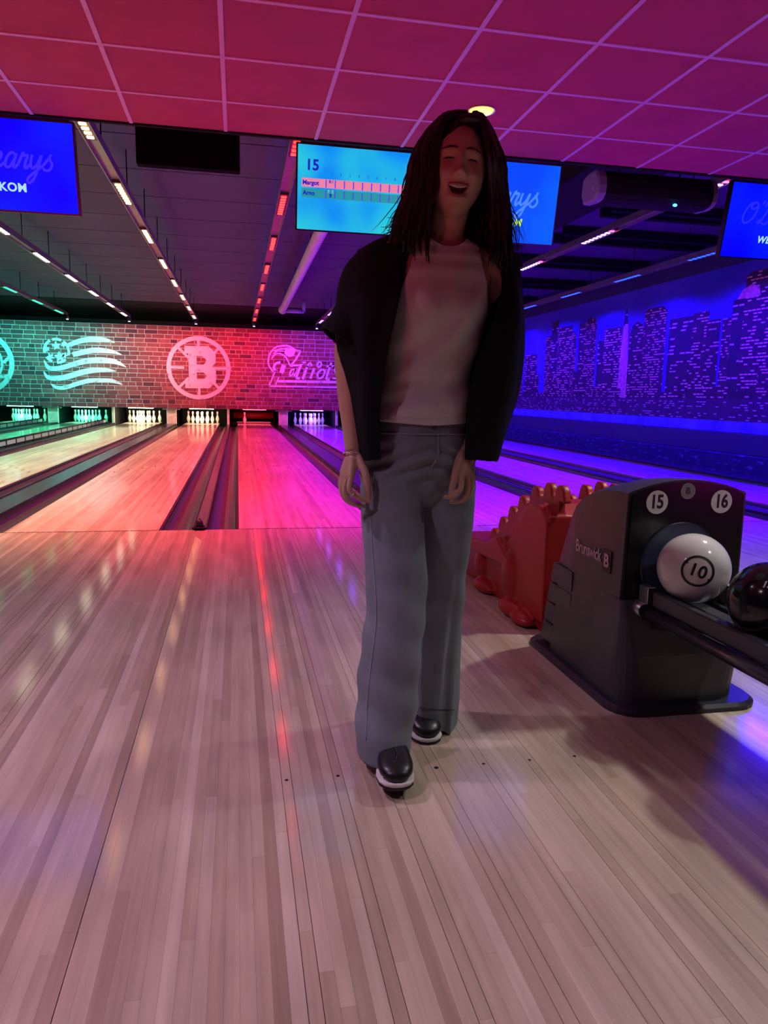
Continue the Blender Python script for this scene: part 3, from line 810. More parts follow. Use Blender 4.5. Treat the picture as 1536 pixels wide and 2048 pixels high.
for yy in (3.1, 3.38, 4.45, 4.95, 6.5, 6.95, 8.8, 9.3, 11.3, 11.9):
    box('ceiling_beam', 3.95, 6.45, yy - 0.05, yy + 0.05, CF - 0.12, CF - 0.002, M_black, ceil2)
box('dark_duct', 2.55, 3.30, 0.6, 15.0, CF - 0.34, CF - 0.002, M_black, ceil2)
struct(box('wall_left', -9.7, -9.5, -9.5, 21.4, -0.25, 3.5, M_navy), 'dark wall far to the left')
M_backwall = mat('dark_plum_wall', (0.10, 0.05, 0.08), 0.7, noise=0.1)
struct(box('wall_front', -9.5, 6.5, -9.7, -9.5, -0.25, 3.5, M_backwall), 'wall behind the seating')

# ------------------------------------------------------------------ LED rails over the lanes
M_rail = mat('dull_alloy_rail', (0.30, 0.29, 0.32), 0.35, 0.7, noise=0.15, nscale=12)
where = {11: 'far left green', 12: 'left green', 13: 'cream-white second', 14: 'warm white', 15: 'red', 16: 'violet-white', 17: 'pinkish white', 18: 'blue'}
for lane, (rx, lc, dc, y0, ec, pw, spr, led) in RAILS.items():
    t = thing('light_rail', 'ceiling light rail with a row of %s diode bars above the %s lane' % (where[lane], TINT[lane]), 'light rail', (rx, 0, RZ), 'light rails over the lanes')
    bm = bmesh.new(); add_box(bm, rx - 0.05, rx + 0.05, 0.1, 15.6, RZ + 0.035, RZ + 0.075)
    add_box(bm, rx - 0.055, rx - 0.047, 0.1, 15.6, RZ + 0.0, RZ + 0.075); add_box(bm, rx + 0.047, rx + 0.055, 0.1, 15.6, RZ + 0.0, RZ + 0.075)
    obj('channel', bm, M_rail, t)
    M_led = mat('diodes_%s_%d' % (TINT[lane], lane), (0.2, 0.2, 0.2), 0.4, emit=dc, strength=led)
    lens_me = bpy.data.meshes.new('diode_lens'); _b = bmesh.new(); add_box(_b, -0.026, 0.026, -0.021, 0.021, 0.0, 0.010, 0.004); _b.to_mesh(lens_me); _b.free()
    red_me = lens_me.copy(); lens_me.materials.append(M_led); red_me.materials.append(mat('red_end_diode', (0.2, 0.02, 0.02), 0.4, emit=(1.0, 0.03, 0.10), strength=16))
    y = y0
    while y < 15.4:
        ln = 0.80
        hb = box('light_bar', rx - 0.042, rx + 0.042, y - ln / 2 - 0.02, y + ln / 2 + 0.02, RZ + 0.008, RZ + 0.034, M_steel, t)
        for k in range(8):
            yy = y - ln / 2 + ln * (k + 0.5) / 8
            red = lane in (16, 17) and k == 0
            dl = bpy.data.objects.new('diode_lens', red_me if red else lens_me); dl.location = (rx, yy, RZ); link(dl, hb)
        area_light('bar_lamp', (rx, y, RZ - 0.006), 0.05, ln, P_BAR * pw * (1.6 if y == y0 else 1.0), lc, hb, spread=math.radians(max(spr, 86) if y == y0 else spr))
        y += 2.04
    for y in np.arange(1.2, 15.4, 1.45):
        tube('hanger_rod', [(rx + 0.03, float(y), RZ + 0.07), (rx + 0.03, float(y), CF)], 0.006, M_black, t, 6)
    hd = obj('spot_head', add_lathe(bmesh.new(), [(0.02, -0.09), (0.045, -0.06), (0.05, 0.03), (0.03, 0.06)], (rx, 15.75, RZ), 12), M_steel, t, True)
    obj('spot_lens', add_lathe(bmesh.new(), [(0.03, -0.097), (0.028, -0.092)], (rx, 15.75, RZ), 12), mat('spot_lens', (0.3, 0.3, 0.3), 0.4, emit=(0.8, 0.85, 1), strength=8), hd)
    spot_light('wall_spot', (rx, 15.9, RZ - 0.12), (rx, 18.0, 1.5), P_SPOT, ec, math.radians(105), 0.9, hd, 0.05)

# ------------------------------------------------------------------ recessed downlights
M_ring = mat('white_downlight_ring', (0.8, 0.8, 0.8), 0.4, noise=0.03)
M_lens = mat('warm_downlight_lens', (0.5, 0.5, 0.4), 0.4, emit=(1.0, 0.72, 0.10), strength=3.0)
DOWN = [(0.95, -0.90, 0.12, (1, 0.80, 0.45), 110, 'yellow glowing recessed downlight in the tile ceiling behind the head'),
        (2.15, -2.95, 1.9, (0.97, 1.0, 0.95), 114, 'recessed downlight above the ball return, right of the picture'),
        (-1.75, -2.95, 1.4, (0.95, 0.66, 1.0), 114, 'recessed downlight above the salmon lane approach'),
        (2.06, -4.60, 0.75, (0.97, 1.0, 0.95), 120, 'recessed downlight above the ball rack'),
        (-1.90, -4.70, 1.2, (0.95, 0.68, 1.0), 120, 'recessed downlight left of the camera'),
        (0.20, -7.00, 0.45, (0.95, 0.74, 1.0), 100, 'recessed downlight over the seats')]
for k, (x, y, pw, c, an, lb) in enumerate(DOWN):
    t = thing('downlight', lb, 'downlight', (x, y, CZ), 'ceiling downlights')
    bm = bmesh.new(); add_lathe(bm, [(0.06, 0.012), (0.075, 0.004), (0.085, -0.004), (0.085, 0.004)], (x, y, CZ), 24); obj('ring', bm, M_ring, t, True)
    bm = bmesh.new(); add_lathe(bm, [(0.066, -0.007), (0.03, -0.010), (0.002, -0.011)], (x, y, CZ), 24); obj('lens', bm, M_lens, t, True)
    spot_light('down_lamp', (x, y, CZ - 0.03), (x, y, 0), P_DOWN * pw, c, math.radians(an), 0.7, t, 0.07)

# ------------------------------------------------------------------ coloured lamps added out of view, washing the tile ceiling red and purple
for x, tx, c, pw, lb in ((-4.4, -2.5, (1.0, 0.006, 0.07), 0.9, 'red'), (-2.5, -0.6, (1.0, 0.006, 0.07), 1.15, 'crimson'), (2.7, 1.1, (0.70, 0.006, 0.45), 0.7, 'magenta'), (4.4, 3.0, (0.30, 0.006, 1.0), 0.9, 'purple')):
    t = thing('added_uplighter', '%s fill lamp added behind the camera, out of view' % lb, 'added_uplighter', (x, -5.9, 0), 'added fill lamps behind the camera')
    tube('stand', [(x, -5.9, 0.0), (x, -5.9, 0.62)], 0.018, M_steel, t, 8)
    bm = bmesh.new(); add_lathe(bm, [(0.16, 0.0), (0.16, 0.012), (0.02, 0.03)], (x, -5.9, 0), 20); obj('foot', bm, M_steel, t)
    bm = bmesh.new(); add_lathe(bm, [(0.03, 0.0), (0.07, 0.05), (0.075, 0.12), (0.06, 0.12)], (x, -5.9, 0.6), 20); obj('housing', bm, M_steel, t, True)
    spot_light('added_wash_lamp', (x, -5.85, 0.76), (tx, -0.6, 2.85), P_WASH * pw, c, math.radians(66), 1.0, t, 0.08)
# ------------------------------------------------------------------ television screens under the ceiling edge
def screen_mat(name, c0, c1, scale=2.2, strength=1.0):
    m = bpy.data.materials.new(name); m.use_nodes = True
    nt = m.node_tree; b = nt.nodes['Principled BSDF']; b.inputs['Base Color'].default_value = (0.005, 0.005, 0.006, 1); b.inputs['Roughness'].default_value = 0.6; b.inputs['Specular IOR Level'].default_value = 0.2
    g = nt.nodes.new('ShaderNodeTexCoord'); n = nt.nodes.new('ShaderNodeTexNoise'); n.inputs['Scale'].default_value = scale; n.inputs['Detail'].default_value = 1
    r = nt.nodes.new('ShaderNodeValToRGB'); e = r.color_ramp.elements
    e[0].position = 0.35; e[0].color = c0; e[1].position = 0.65; e[1].color = c1
    nt.links.new(g.outputs['Object'], n.inputs['Vector']); nt.links.new(n.outputs['Fac'], r.inputs['Fac'])
    nt.links.new(r.outputs['Color'], b.inputs['Emission Color']); b.inputs['Emission Strength'].default_value = strength
    return m
def glow(name, r, g, b, k=1.0):
    return mat(name, (0.005, 0.005, 0.005), 0.4, emit=rgb(r, g, b), strength=k)
M_bezel = mat('black_tv_bezel', (0.01, 0.01, 0.012), 0.3, noise=0.1)
SCRIPT = {
    'O': (1.35, [[(0.75, 1.62), (0.35, 1.45), (0.1, 0.9), (0.15, 0.3), (0.5, 0.0), (0.95, 0.3), (1.15, 0.95), (1.0, 1.5), (0.7, 1.6), (0.5, 1.3), (0.75, 1.1), (1.2, 1.35)]]),
    "'": (0.25, [[(0.15, 1.8), (0.1, 1.5)]]),
    'L': (1.05, [[(0.2, 1.35), (0.2, 1.7), (0.5, 1.8), (0.55, 1.4), (0.4, 0.6), (0.2, 0.12), (0.0, 0.1), (0.15, 0.28), (0.45, 0.08), (0.75, 0.0), (1.05, 0.3)]]),
    'e': (0.68, [[(0.0, 0.3), (0.32, 0.5), (0.4, 0.82), (0.22, 0.95), (0.06, 0.6), (0.1, 0.15), (0.35, 0.02), (0.68, 0.32)]]),
    'a': (0.85, [[(0.58, 0.82), (0.32, 0.97), (0.06, 0.6), (0.1, 0.1), (0.34, 0.08), (0.56, 0.5), (0.64, 0.92), (0.56, 0.3), (0.66, 0.03), (0.85, 0.3)]]),
    'r': (0.72, [[(0.0, 0.3), (0.18, 1.0), (0.24, 0.82), (0.5, 0.85), (0.42, 0.35), (0.5, 0.03), (0.72, 0.3)]]),
    'y': (0.85, [[(0.05, 0.92), (0.04, 0.4), (0.2, 0.08), (0.48, 0.35), (0.62, 0.92), (0.56, 0.1), (0.4, -0.65), (0.14, -0.85), (0.04, -0.6), (0.35, -0.2), (0.85, 0.3)]]),
    's': (0.65, [[(0.0, 0.3), (0.3, 0.8), (0.36, 1.03), (0.34, 0.72), (0.56, 0.36), (0.42, 0.02), (0.14, 0.02), (0.04, 0.16)]])}
UPV = Vector((0, -0.1, 0.547)).normalized(); RTV = Vector((1, 0, 0)); NTV = RTV.cross(UPV)
TVW, TVH = 0.985, 0.556
def make_tv(x0, label, scr, tilt_words):
    t = thing('wall_screen', label, 'screen', (x0 + TVW / 2, 0.06, 2.45), 'screens under the ceiling edge')
    top = Vector((x0, 0.0, 2.738))
    def pt(u, v, d=0.0): return top + RTV * (u * TVW) - UPV * (v * TVH) + NTV * d
    bm = bmesh.new(); b = 0.011
    add_prism(bm, [(-b, b), (TVW + b, b), (TVW + b, -TVH - b), (-b, -TVH - b)], top - NTV * 0.045, RTV, UPV, 0.0445)
    bmesh.ops.recalc_face_normals(bm, faces=bm.faces)
    obj('housing', bm, M_bezel, t)
    for (a0, a1, c0, c1) in ((-b, TVW + b, 0, b), (-b, TVW + b, -TVH - b, -TVH), (-b, 0, -TVH, 0), (TVW, TVW + b, -TVH, 0)):
        obj('bezel', prism([(a0, c0), (a1, c0), (a1, c1), (a0, c1)], top - NTV * 0.0005, RTV, UPV, 0.006), M_bezel, t)
    d = obj('display', prism([(0, 0), (TVW, 0), (TVW, -TVH), (0, -TVH)], top - NTV * 0.0005, RTV, UPV, 0.002), scr, t)
    tube('mount_bar', [pt(0.02, -0.045, -0.03), pt(0.98, -0.045, -0.03)], 0.012, M_alu, t, 8)
    for u in (0.25, 0.75):
        tube('mount_rod', [pt(u, 0.3, -0.05), Vector((x0 + u * TVW, 0.10, CF))], 0.014, M_steel, t, 8)
    return t, pt, d
def welcome(t, pt, d, col_script, col_word, slant, u0=0.13, size=0.098, wu=0.46):
    bm = bmesh.new(); x = 0.0
    o = pt(u0, 0.53, 0.002)
    for ch in "O'Learys":
        wd, strokes = SCRIPT[ch]
        for s in strokes:
            q = catmull([((x + a + 0.28 * b) * size, b * size) for a, b in s], 5)
            add_ribbon(bm, q, 0.016, o, RTV, UPV, 0.001)
        x += wd
    obj('script_word', bm, col_script, d)
    text('word', 'WELKOM', 0.074, pt(wu, 0.745, 0.002), RTV, UPV, col_word, d, 0.0004, shear=slant, offset=0.0022, spacing=1.08)
M_blue1 = screen_mat('deep_blue_display', rgb(0, 0, 255), rgb(0, 25, 255))
M_blue2 = screen_mat('azure_display', rgb(0, 72, 255), rgb(0, 95, 255))
M_cyan = screen_mat('cyan_score_display', rgb(0, 140, 245), rgb(40, 205, 220), 2.6)
M_scr1 = glow('faint_blue_lettering', 38, 40, 255); M_scr2 = glow('pale_blue_lettering', 70, 135, 255)
M_wordA = glow('pale_cyan_lettering', 170, 225, 240); M_wordB = glow('lime_lettering', 190, 240, 90)
t, pt, d = make_tv(-1.577 - TVW, 'blue screen at the left edge reading KOM under faint script', M_blue1, '')
welcome(t, pt, d, M_scr1, M_wordA, 0.0, 0.215, 0.098, 0.51)
t, pt, d = make_tv(-0.090, 'cyan score screen of lane 15 left of the head', M_cyan, '')
M_ink = glow('navy_score_ink', 10, 30, 190); M_ink2 = glow('violet_score_ink', 70, 70, 230)
M_pinkrow = glow('pink_score_row', 236, 130, 165); M_tealrow = glow('teal_score_row', 30, 150, 165); M_palerow = glow('pale_score_edge', 120, 200, 235)
text('lane_number', '15', 0.098, pt(0.105, 0.235, 0.002), RTV, UPV, M_ink, d, 0.0004, offset=0.003)
for k in range(10):
    text('frame_number', str(k + 1), 0.026, pt(0.245 + 0.0672 * k, 0.325, 0.002), RTV, UPV, M_ink, d, 0.0003)
def rect(name, u0, u1, v0, v1, m, dd=0.002):
    a = pt(u0, v1, dd)
    return obj(name, prism([(0, 0), ((u1 - u0) * TVW, 0), ((u1 - u0) * TVW, (v1 - v0) * TVH), (0, (v1 - v0) * TVH)], a, RTV, UPV, 0.0005), m, d)
rect('score_row', 0.03, 0.97, 0.385, 0.490, M_pinkrow); rect('score_row', 0.03, 0.97, 0.508, 0.615, M_tealrow)
for k in range(11):
    u = 0.207 + 0.0672 * k
    rect('frame_divider', u - 0.004, u + 0.004, 0.392, 0.485, M_ink2, 0.0026); rect('frame_divider', u - 0.004, u + 0.004, 0.515, 0.608, M_ink2, 0.0026)
text('player_name', 'Margot', 0.040, pt(0.095, 0.440, 0.0026), RTV, UPV, M_ink, d, 0.0003, offset=0.0016)
text('player_name', 'Arno', 0.040, pt(0.082, 0.562, 0.0026), RTV, UPV, M_ink, d, 0.0003, offset=0.0016)
text('score', '8 /', 0.028, pt(0.243, 0.412, 0.0026), RTV, UPV, M_ink, d, 0.0003, offset=0.001)
text('score', '7  2', 0.028, pt(0.241, 0.532, 0.0026), RTV, UPV, M_palerow, d, 0.0003, offset=0.001)
text('score', '9', 0.036, pt(0.241, 0.580, 0.0026), RTV, UPV, M_ink, d, 0.0003, offset=0.0018)
t, pt, d = make_tv(0.898, 'azure screen right of the head reading ys and M', M_blue2, '')
welcome(t, pt, d, M_scr2, M_wordB, 0.2, 0.19, 0.100, 0.56)
t, pt, d = make_tv(3.352, 'deep blue screen at the right edge beginning with a script O', M_blue1, '')
welcome(t, pt, d, M_scr1, M_wordA, 0.2, 0.12, 0.098, 0.485)

# black box hanging between two screens
t = thing('hanging_box', 'plain black box hanging under the ceiling edge left of the score screen', 'box', (-0.84, 0.1, 2.55))
box('cabinet', -1.192, -0.49, 0.10, 0.19, 2.552, 2.80, mat('dead_black', (0.004, 0.003, 0.005), 0.9, 0, 0.05, noise=0.1), t, 0.008)
for x in (-1.1, -0.58): tube('hanger_rod', [(x, 0.15, 2.79), (x, 0.15, CF)], 0.008, M_black, t, 6)
box('grille', -1.175, -0.507, 0.094, 0.10, 2.568, 2.784, mat('black_grille_cloth', (0.004, 0.003, 0.005), 0.95, 0, 0.05, noise=0.2, nscale=300), t)

# dark housing with a pale rounded end
t = thing('ceiling_unit', 'wide dark housing with a pale rounded end cap under the ceiling edge', 'ceiling unit', (2.85, 0.3, 2.6))
def rounded(x): return [Vector((x, 0.30 + a, 2.705 + b)) for a, b in ((0.0, 0.125), (-0.045, 0.11), (-0.085, 0.06), (-0.10, -0.01), (-0.09, -0.07), (-0.05, -0.105), (0.02, -0.115), (0.18, -0.10), (0.22, -0.02), (0.20, 0.10), (0.12, 0.125))]
bm = bmesh.new(); add_loft(bm, [rounded(x) for x in (2.37, 3.32)]); bmesh.ops.recalc_face_normals(bm, faces=bm.faces); obj('body', bm, M_black, t)
M_cap2 = mat('pale_plastic_cap', (0.22, 0.21, 0.30), 0.6, noise=0.05)
for xa, xb in ((2.30, 2.368), (3.322, 3.36)):
    bm = bmesh.new(); cc = Vector((0, 0.36, 2.705))
    add_loft(bm, [[cc * 0 + Vector((x, cc.y + (p.y - cc.y) * k, cc.z + (p.z - cc.z) * k)) for p in rounded(0)] for x, k in ((xa, 0.86), (xa + 0.012, 1.0), (xb, 1.02))]); bmesh.ops.recalc_face_normals(bm, faces=bm.faces)
    obj('end_cap', bm, M_cap2, t)
bm = bmesh.new(); add_tube(bm, [(2.296, 0.30, 2.69), (2.305, 0.30, 2.69)], 0.014, 12); obj('button', bm, M_alu, t)
bm = bmesh.new(); add_ball(bm, (2.99, 0.22, 2.588), 0.012, 12, 8, (1.6, 1, 1)); obj('indicator_light', bm, mat('blue_indicator', (0, 0, 0.1), 0.4, emit=(0.05, 0.35, 1), strength=6), t, True)
for x in (2.55, 3.1): tube('hanger_rod', [(x, 0.36, 2.82), (x, 0.36, CF)], 0.008, M_black, t, 6)

# wrapped white pipe below the far ceiling
M_pipe = mat('white_pipe_wrap', (0.72, 0.70, 0.74), 0.6, noise=0.12, nscale=8, bump=0.4, bscale=12)
t = thing('wrapped_pipe', 'pale wrapped pipe with an elbow under the far ceiling', 'pipe', (0.6, 9, 3.1))
tube('long_run', [(0.56, 1.2, 3.12), (0.57, 4.0, 3.115), (0.60, 9.0, 3.11), (0.625, 13.7, 3.10)], [0.085, 0.085, 0.085, 0.085], M_pipe, t, 14)
bm = bmesh.new(); add_ball(bm, (0.625, 13.78, 3.10), 0.105, 16, 10); obj('elbow', bm, M_pipe, t, True)
tube('cross_run', [(0.66, 13.85, 3.09), (1.18, 13.9, 3.09)], 0.05, M_pipe, t, 12)
tube('riser', [(1.17, 13.9, 3.09), (1.17, 13.9, CF)], 0.045, M_pipe, t, 12)
for y in (3.0, 6.0, 9.0, 12.0): tube('hanger_rod', [(0.58, y, 3.15), (0.58, y, CF)], 0.006, M_black, t, 6)

# foul sensor at the end of the divider
t = thing('foul_sensor', 'small dark sensor block at the foul line between salmon and red lanes', 'sensor', (-0.812, 0.02, 0))
box('base', -0.85, -0.775, -0.035, 0.06, 0.0, 0.022, M_black, t, 0.006)
bm = bmesh.new(); add_lathe(bm, [(0.028, 0.0), (0.028, 0.02), (0.022, 0.042), (0.008, 0.05)], (-0.812, 0.02, 0.022), 14); obj('dome', bm, mat('smoked_dome', (0.03, 0.02, 0.025), 0.2, noise=0.1), t, True)
box('bracket', -0.82, -0.804, 0.045, 0.075, 0.004, 0.075, M_steel, t)

# ------------------------------------------------------------------ ball return between lanes 15 and 16
M_hood = mat('charcoal_moulded_plastic', (0.050, 0.046, 0.056), 0.36, 0, 0.5, noise=0.08, nscale=4, bump=0.15, bscale=500)
M_face = mat('gloss_black_panel', (0.006, 0.006, 0.009), 0.25, 0, 0.4, noise=0.1)
M_disc = mat('white_number_disc', (0.72, 0.70, 0.70), 0.45, noise=0.05)
M_num = mat('black_numeral', (0.01, 0.01, 0.012), 0.5, noise=0.1)
ret = thing('ball_return', 'charcoal ball return with number discs 15 and 16 and a dark twin-rail rack', 'ball return', (0.92, -3.05, 0))
def hood_ring(y, x0, x1, ze, zc, zb, n=10):
    top = []
    for k in range(n + 1):
        f = k / n; top.append((x0 + (x1 - x0) * f, y, ze + (zc - ze) * (1 - (2 * f - 1) ** 2)))
    return [(x0 - 0.004, y, zb)] + top + [(x1 + 0.004, y, zb)]
bm = bmesh.new()
st = [(-3.33, 0.708, 1.138, 0.715, 0.758), (-3.27, 0.705, 1.141, 0.714, 0.757), (-3.18, 0.703, 1.143, 0.705, 0.748), (-3.10, 0.702, 1.144, 0.685, 0.728), (-3.03, 0.702, 1.144, 0.655, 0.697), (-2.985, 0.702, 1.144, 0.622, 0.663), (-2.955, 0.704, 1.142, 0.585, 0.622)]
R = [hood_ring(y, a, b, ze, zc, 0.355) for y, a, b, ze, zc in st]
R.append([(x, -2.955 + (0.10 if z < 0.4 else 0.10 * (0.585 - z + 0.04) / 0.23 if z < 0.6 else 0), z) for x, y, z in hood_ring(-2.93, 0.712, 1.134, 0.56, 0.59, 0.355)])
R.append([(x, -2.845, min(z, 0.40)) for x, y, z in hood_ring(-2.845, 0.715, 1.131, 0.39, 0.40, 0.355)])
add_loft(bm, R); bmesh.ops.recalc_face_normals(bm, faces=bm.faces)
hood = obj('hood', bm, M_hood, ret, False)
# front panel, slightly smaller, with a rim
pf = [(p[0] + (0.012 if p[0] < 0.9 else -0.012) * (abs(p[0] - 0.923) > 0.2), p[2] - (0.006 if p[2] > 0.5 else 0)) for p in hood_ring(-3.33, 0.708, 1.138, 0.715, 0.758, 0.358)]
bm = prism(pf, (0, -3.331, 0), (1, 0, 0), (0, 0, 1), 0.008); face = obj('front_panel', bm, M_face, ret)
# ball exit opening with its dark blue collar
bm = bmesh.new(); cxx, czz = 0.905, 0.478
for k in range(40):
    pass
rings = []
for rr, yy in ((0.142, -3.339), (0.142, -3.342), (0.134, -3.343), (0.130, -3.3405)):
    rings.append([(cxx + rr * math.cos(2 * PI * k / 40), yy, czz + rr * math.sin(2 * PI * k / 40)) for k in range(40)])
add_loft(bm, rings, True, False); bmesh.ops.recalc_face_normals(bm, faces=bm.faces)
obj('exit_collar', bm, mat('dark_blue_collar', (0.02, 0.03, 0.07), 0.35, noise=0.1), ret, True)
bm = bmesh.new(); add_loft(bm, [[(cxx + 0.132 * math.cos(2 * PI * k / 40), yy, czz + 0.132 * math.sin(2 * PI * k / 40)) for k in range(40)] for yy in (-3.341, -3.338)]); obj('exit_opening', bm, mat('blue_black_rubber', (0.035, 0.045, 0.10), 0.4, noise=0.15), ret)
FX, FZ = (1, 0, 0), (0, 0, 1)
def disc(name, x, z, r, m, par=ret, y=-3.339, d=0.003):
    bm = bmesh.new(); add_loft(bm, [[(x + r * math.cos(2 * PI * k / 32), yy, z + r * math.sin(2 * PI * k / 32)) for k in range(32)] for yy in (y, y - d)]); bmesh.ops.recalc_face_normals(bm, faces=bm.faces)
    return obj(name, bm, m, par)
for x, s in ((0.806, '15'), (1.041, '16')):
    dk = disc('number_disc', x, 0.686, 0.0385, M_disc)
    text('numeral', s, 0.062, (x - 0.001, -3.3422, 0.686), FX, FZ, M_num, dk, 0.0006, offset=0.0018, sx=0.82, spacing=0.95)
dk = disc('badge', 0.914, 0.722, 0.0265, mat('grey_badge', (0.22, 0.21, 0.22), 0.5, noise=0.15, nscale=90))
text('badge_mark', 'B', 0.030, (0.914, -3.3422, 0.722), FX, FZ, M_steel, dk, 0.0006, offset=0.001)
# raised maker's lettering on the left side
SX, SZ = (0, -1, 0), (0, 0, 1)        # along the side towards the camera, ax x ay = -X
M_chrome = mat('satin_chrome_lettering', (0.42, 0.38, 0.44), 0.35, 0.6, noise=0.1)
lw = text('maker_lettering', 'Brunswick', 0.062, (0.7005, -3.105, 0.478), SX, (0, 0.0, 1.0), M_chrome, hood, 0.004, offset=0.001, sx=0.80, spacing=0.92)
pl = obj('maker_badge', prism([(3.215, 0.432), (3.268, 0.432), (3.268, 0.508), (3.215, 0.508)], (0.7015, 0, 0), SX, SZ, 0.004), M_face, hood)
text('badge_letter', 'B', 0.062, (0.6965, -3.242, 0.470), SX, SZ, M_chrome, pl, 0.002, offset=0.002)
# lower body: curved skirt, louvred back, base plate
bm = bmesh.new()
def rrect(x0, x1, y0, y1, r, z, n=5):
    out = []
    for (cx_, cy_, a0) in ((x1 - r, y1 - r, 0), (x0 + r, y1 - r, PI / 2), (x0 + r, y0 + r, PI), (x1 - r, y0 + r, 1.5 * PI)):
        for k in range(n + 1):
            a = a0 + PI / 2 * k / n; out.append((cx_ + r * math.cos(a), cy_ + r * math.sin(a), z))
    return out
add_loft(bm, [rrect(0.700, 1.146, -3.355, -2.86, 0.02, 0.362), rrect(0.697, 1.148, -3.372, -2.85, 0.03, 0.30), rrect(0.692, 1.15, -3.39, -2.83, 0.06, 0.18), rrect(0.688, 1.13, -3.40, -2.80, 0.07, 0.024)])
bmesh.ops.recalc_face_normals(bm, faces=bm.faces); obj('skirt', bm, M_hood, ret)
for k in range(4):
    z1 = 0.372 - 0.085 * k
    bm = bmesh.new(); yb = -2.835 + 0.022 * k
    add_loft(bm, [[(0.694, -3.0, z1 - 0.075), (0.694, yb + 0.02, z1 - 0.075), (1.136, yb + 0.02, z1 - 0.075), (1.136, -3.0, z1 - 0.075)], [(0.694, -3.0, z1), (0.694, yb, z1), (1.136, yb, z1), (1.136, -3.0, z1)]])
    bmesh.ops.recalc_face_normals(bm, faces=bm.faces); obj('louvre', bm, M_hood, ret)
bm = bmesh.new(); add_loft(bm, [rrect(0.655, 1.20, -3.455, -2.655, 0.10, 0.0), rrect(0.655, 1.20, -3.455, -2.655, 0.10, 0.014), rrect(0.668, 1.187, -3.442, -2.668, 0.09, 0.024)])
bmesh.ops.recalc_face_normals(bm, faces=bm.faces); obj('base_plate', bm, mat('navy_black_base', (0.02, 0.02, 0.035), 0.35, noise=0.1), ret)
# ball track leading towards the camera
M_track = mat('dark_track_plastic', (0.05, 0.045, 0.07), 0.35, noise=0.1)
trk = ret
for x, s in ((0.778, -1), (1.06, 1)):
    bm = bmesh.new(); add_box(bm, x - 0.012, x + 0.012, -4.62, -3.40, 0.358, 0.412, 0.006); obj('side_bar', bm, M_track, trk)
    tube('side_tube', [(x + s * 0.022, -3.42, 0.340), (x + s * 0.022, -4.62, 0.340)], 0.020, mat('blue_black_tube', (0.035, 0.035, 0.06), 0.22, noise=0.05), trk, 14)
    for nm, y0, y1, m_ in (('chrome_cap', -3.40, -3.345, M_alu), ('clamp_band', -3.425, -3.40, M_black)):
        bm = bmesh.new(); add_box(bm, x - 0.015, x + 0.015, y0, y1, 0.356, 0.416, 0.004); obj(nm, bm, m_, trk)
        tube(nm, [(x + s * 0.022, y0, 0.340), (x + s * 0.022, y1, 0.340)], 0.0225, m_, trk, 14)
    tube('ball_track', [(0.868 + s * 0.045, -4.62, 0.389), (0.868 + s * 0.045, -3.40, 0.391)], 0.010, M_track, trk, 10)
box('tray', 0.80, 1.04, -4.62, -3.40, 0.315, 0.335, M_track, trk, 0.004)
for y in (-3.6, -4.1, -4.55): box('cross_piece', 0.79, 1.05, y - 0.02, y + 0.02, 0.330, 0.346, M_black, trk)
bm = bmesh.new(); add_loft(bm, [rrect(0.80, 1.04, -4.60, -4.36, 0.05, 0.0), rrect(0.80, 1.04, -4.60, -4.36, 0.05, 0.02), rrect(0.85, 0.99, -4.55, -4.41, 0.05, 0.04), rrect(0.86, 0.98, -4.54, -4.42, 0.05, 0.318)])
bmesh.ops.recalc_face_normals(bm, faces=bm.faces); obj('pedestal', bm, M_hood, trk)
bm = bmesh.new(); add_loft(bm, [[(0.80, -3.345 , 0.345), (1.04, -3.345, 0.345), (1.04, -3.345, 0.20), (0.80, -3.345, 0.26)], [(0.82, -3.47, 0.335), (1.02, -3.47, 0.335), (1.02, -3.44, 0.26), (0.82, -3.44, 0.28)]]); bmesh.ops.recalc_face_normals(bm, faces=bm.faces)
obj('track_bracket', bm, M_hood, trk)

# balls
M_ballw = mat('white_ball_gloss', (0.80, 0.77, 0.76), 0.12, 0, 0.5, coat=0.3, noise=0.02)
M_ballb = mat('black_ball_gloss', (0.012, 0.010, 0.016), 0.15, 0, 0.5, noise=0.1)
def on_ball(me2d, c, r, axis, up, lift):
    """lay a flat mesh (x right, y up) onto a ball"""
    z = Vector(axis).normalized(); x = Vector(up).cross(z).normalized(); y = z.cross(x)
    b = bmesh.new(); b.from_mesh(me2d); bmesh.ops.triangulate(b, faces=b.faces); bmesh.ops.subdivide_edges(b, edges=b.edges, cuts=2, use_grid_fill=True)
    for v in b.verts:
        p = x * v.co.x + y * v.co.y + z * r
        v.co = Vector(c) + p.normalized() * (r + lift)
    me = bpy.data.meshes.new('m'); b.to_mesh(me); b.free(); return me
bc = at(1387, 1136, -3.475); BR = 0.1085
bw = thing('bowling_ball', 'glossy white bowling ball with a ringed number 10', 'bowling ball', bc)
bm = bmesh.new(); add_ball(bm, bc, BR, 64, 40); obj('shell', bm, M_ballw, bw, True)
axis = (at(1396, 1143, -3.6) - bc).normalized()
_best = ray(1396, 1143)
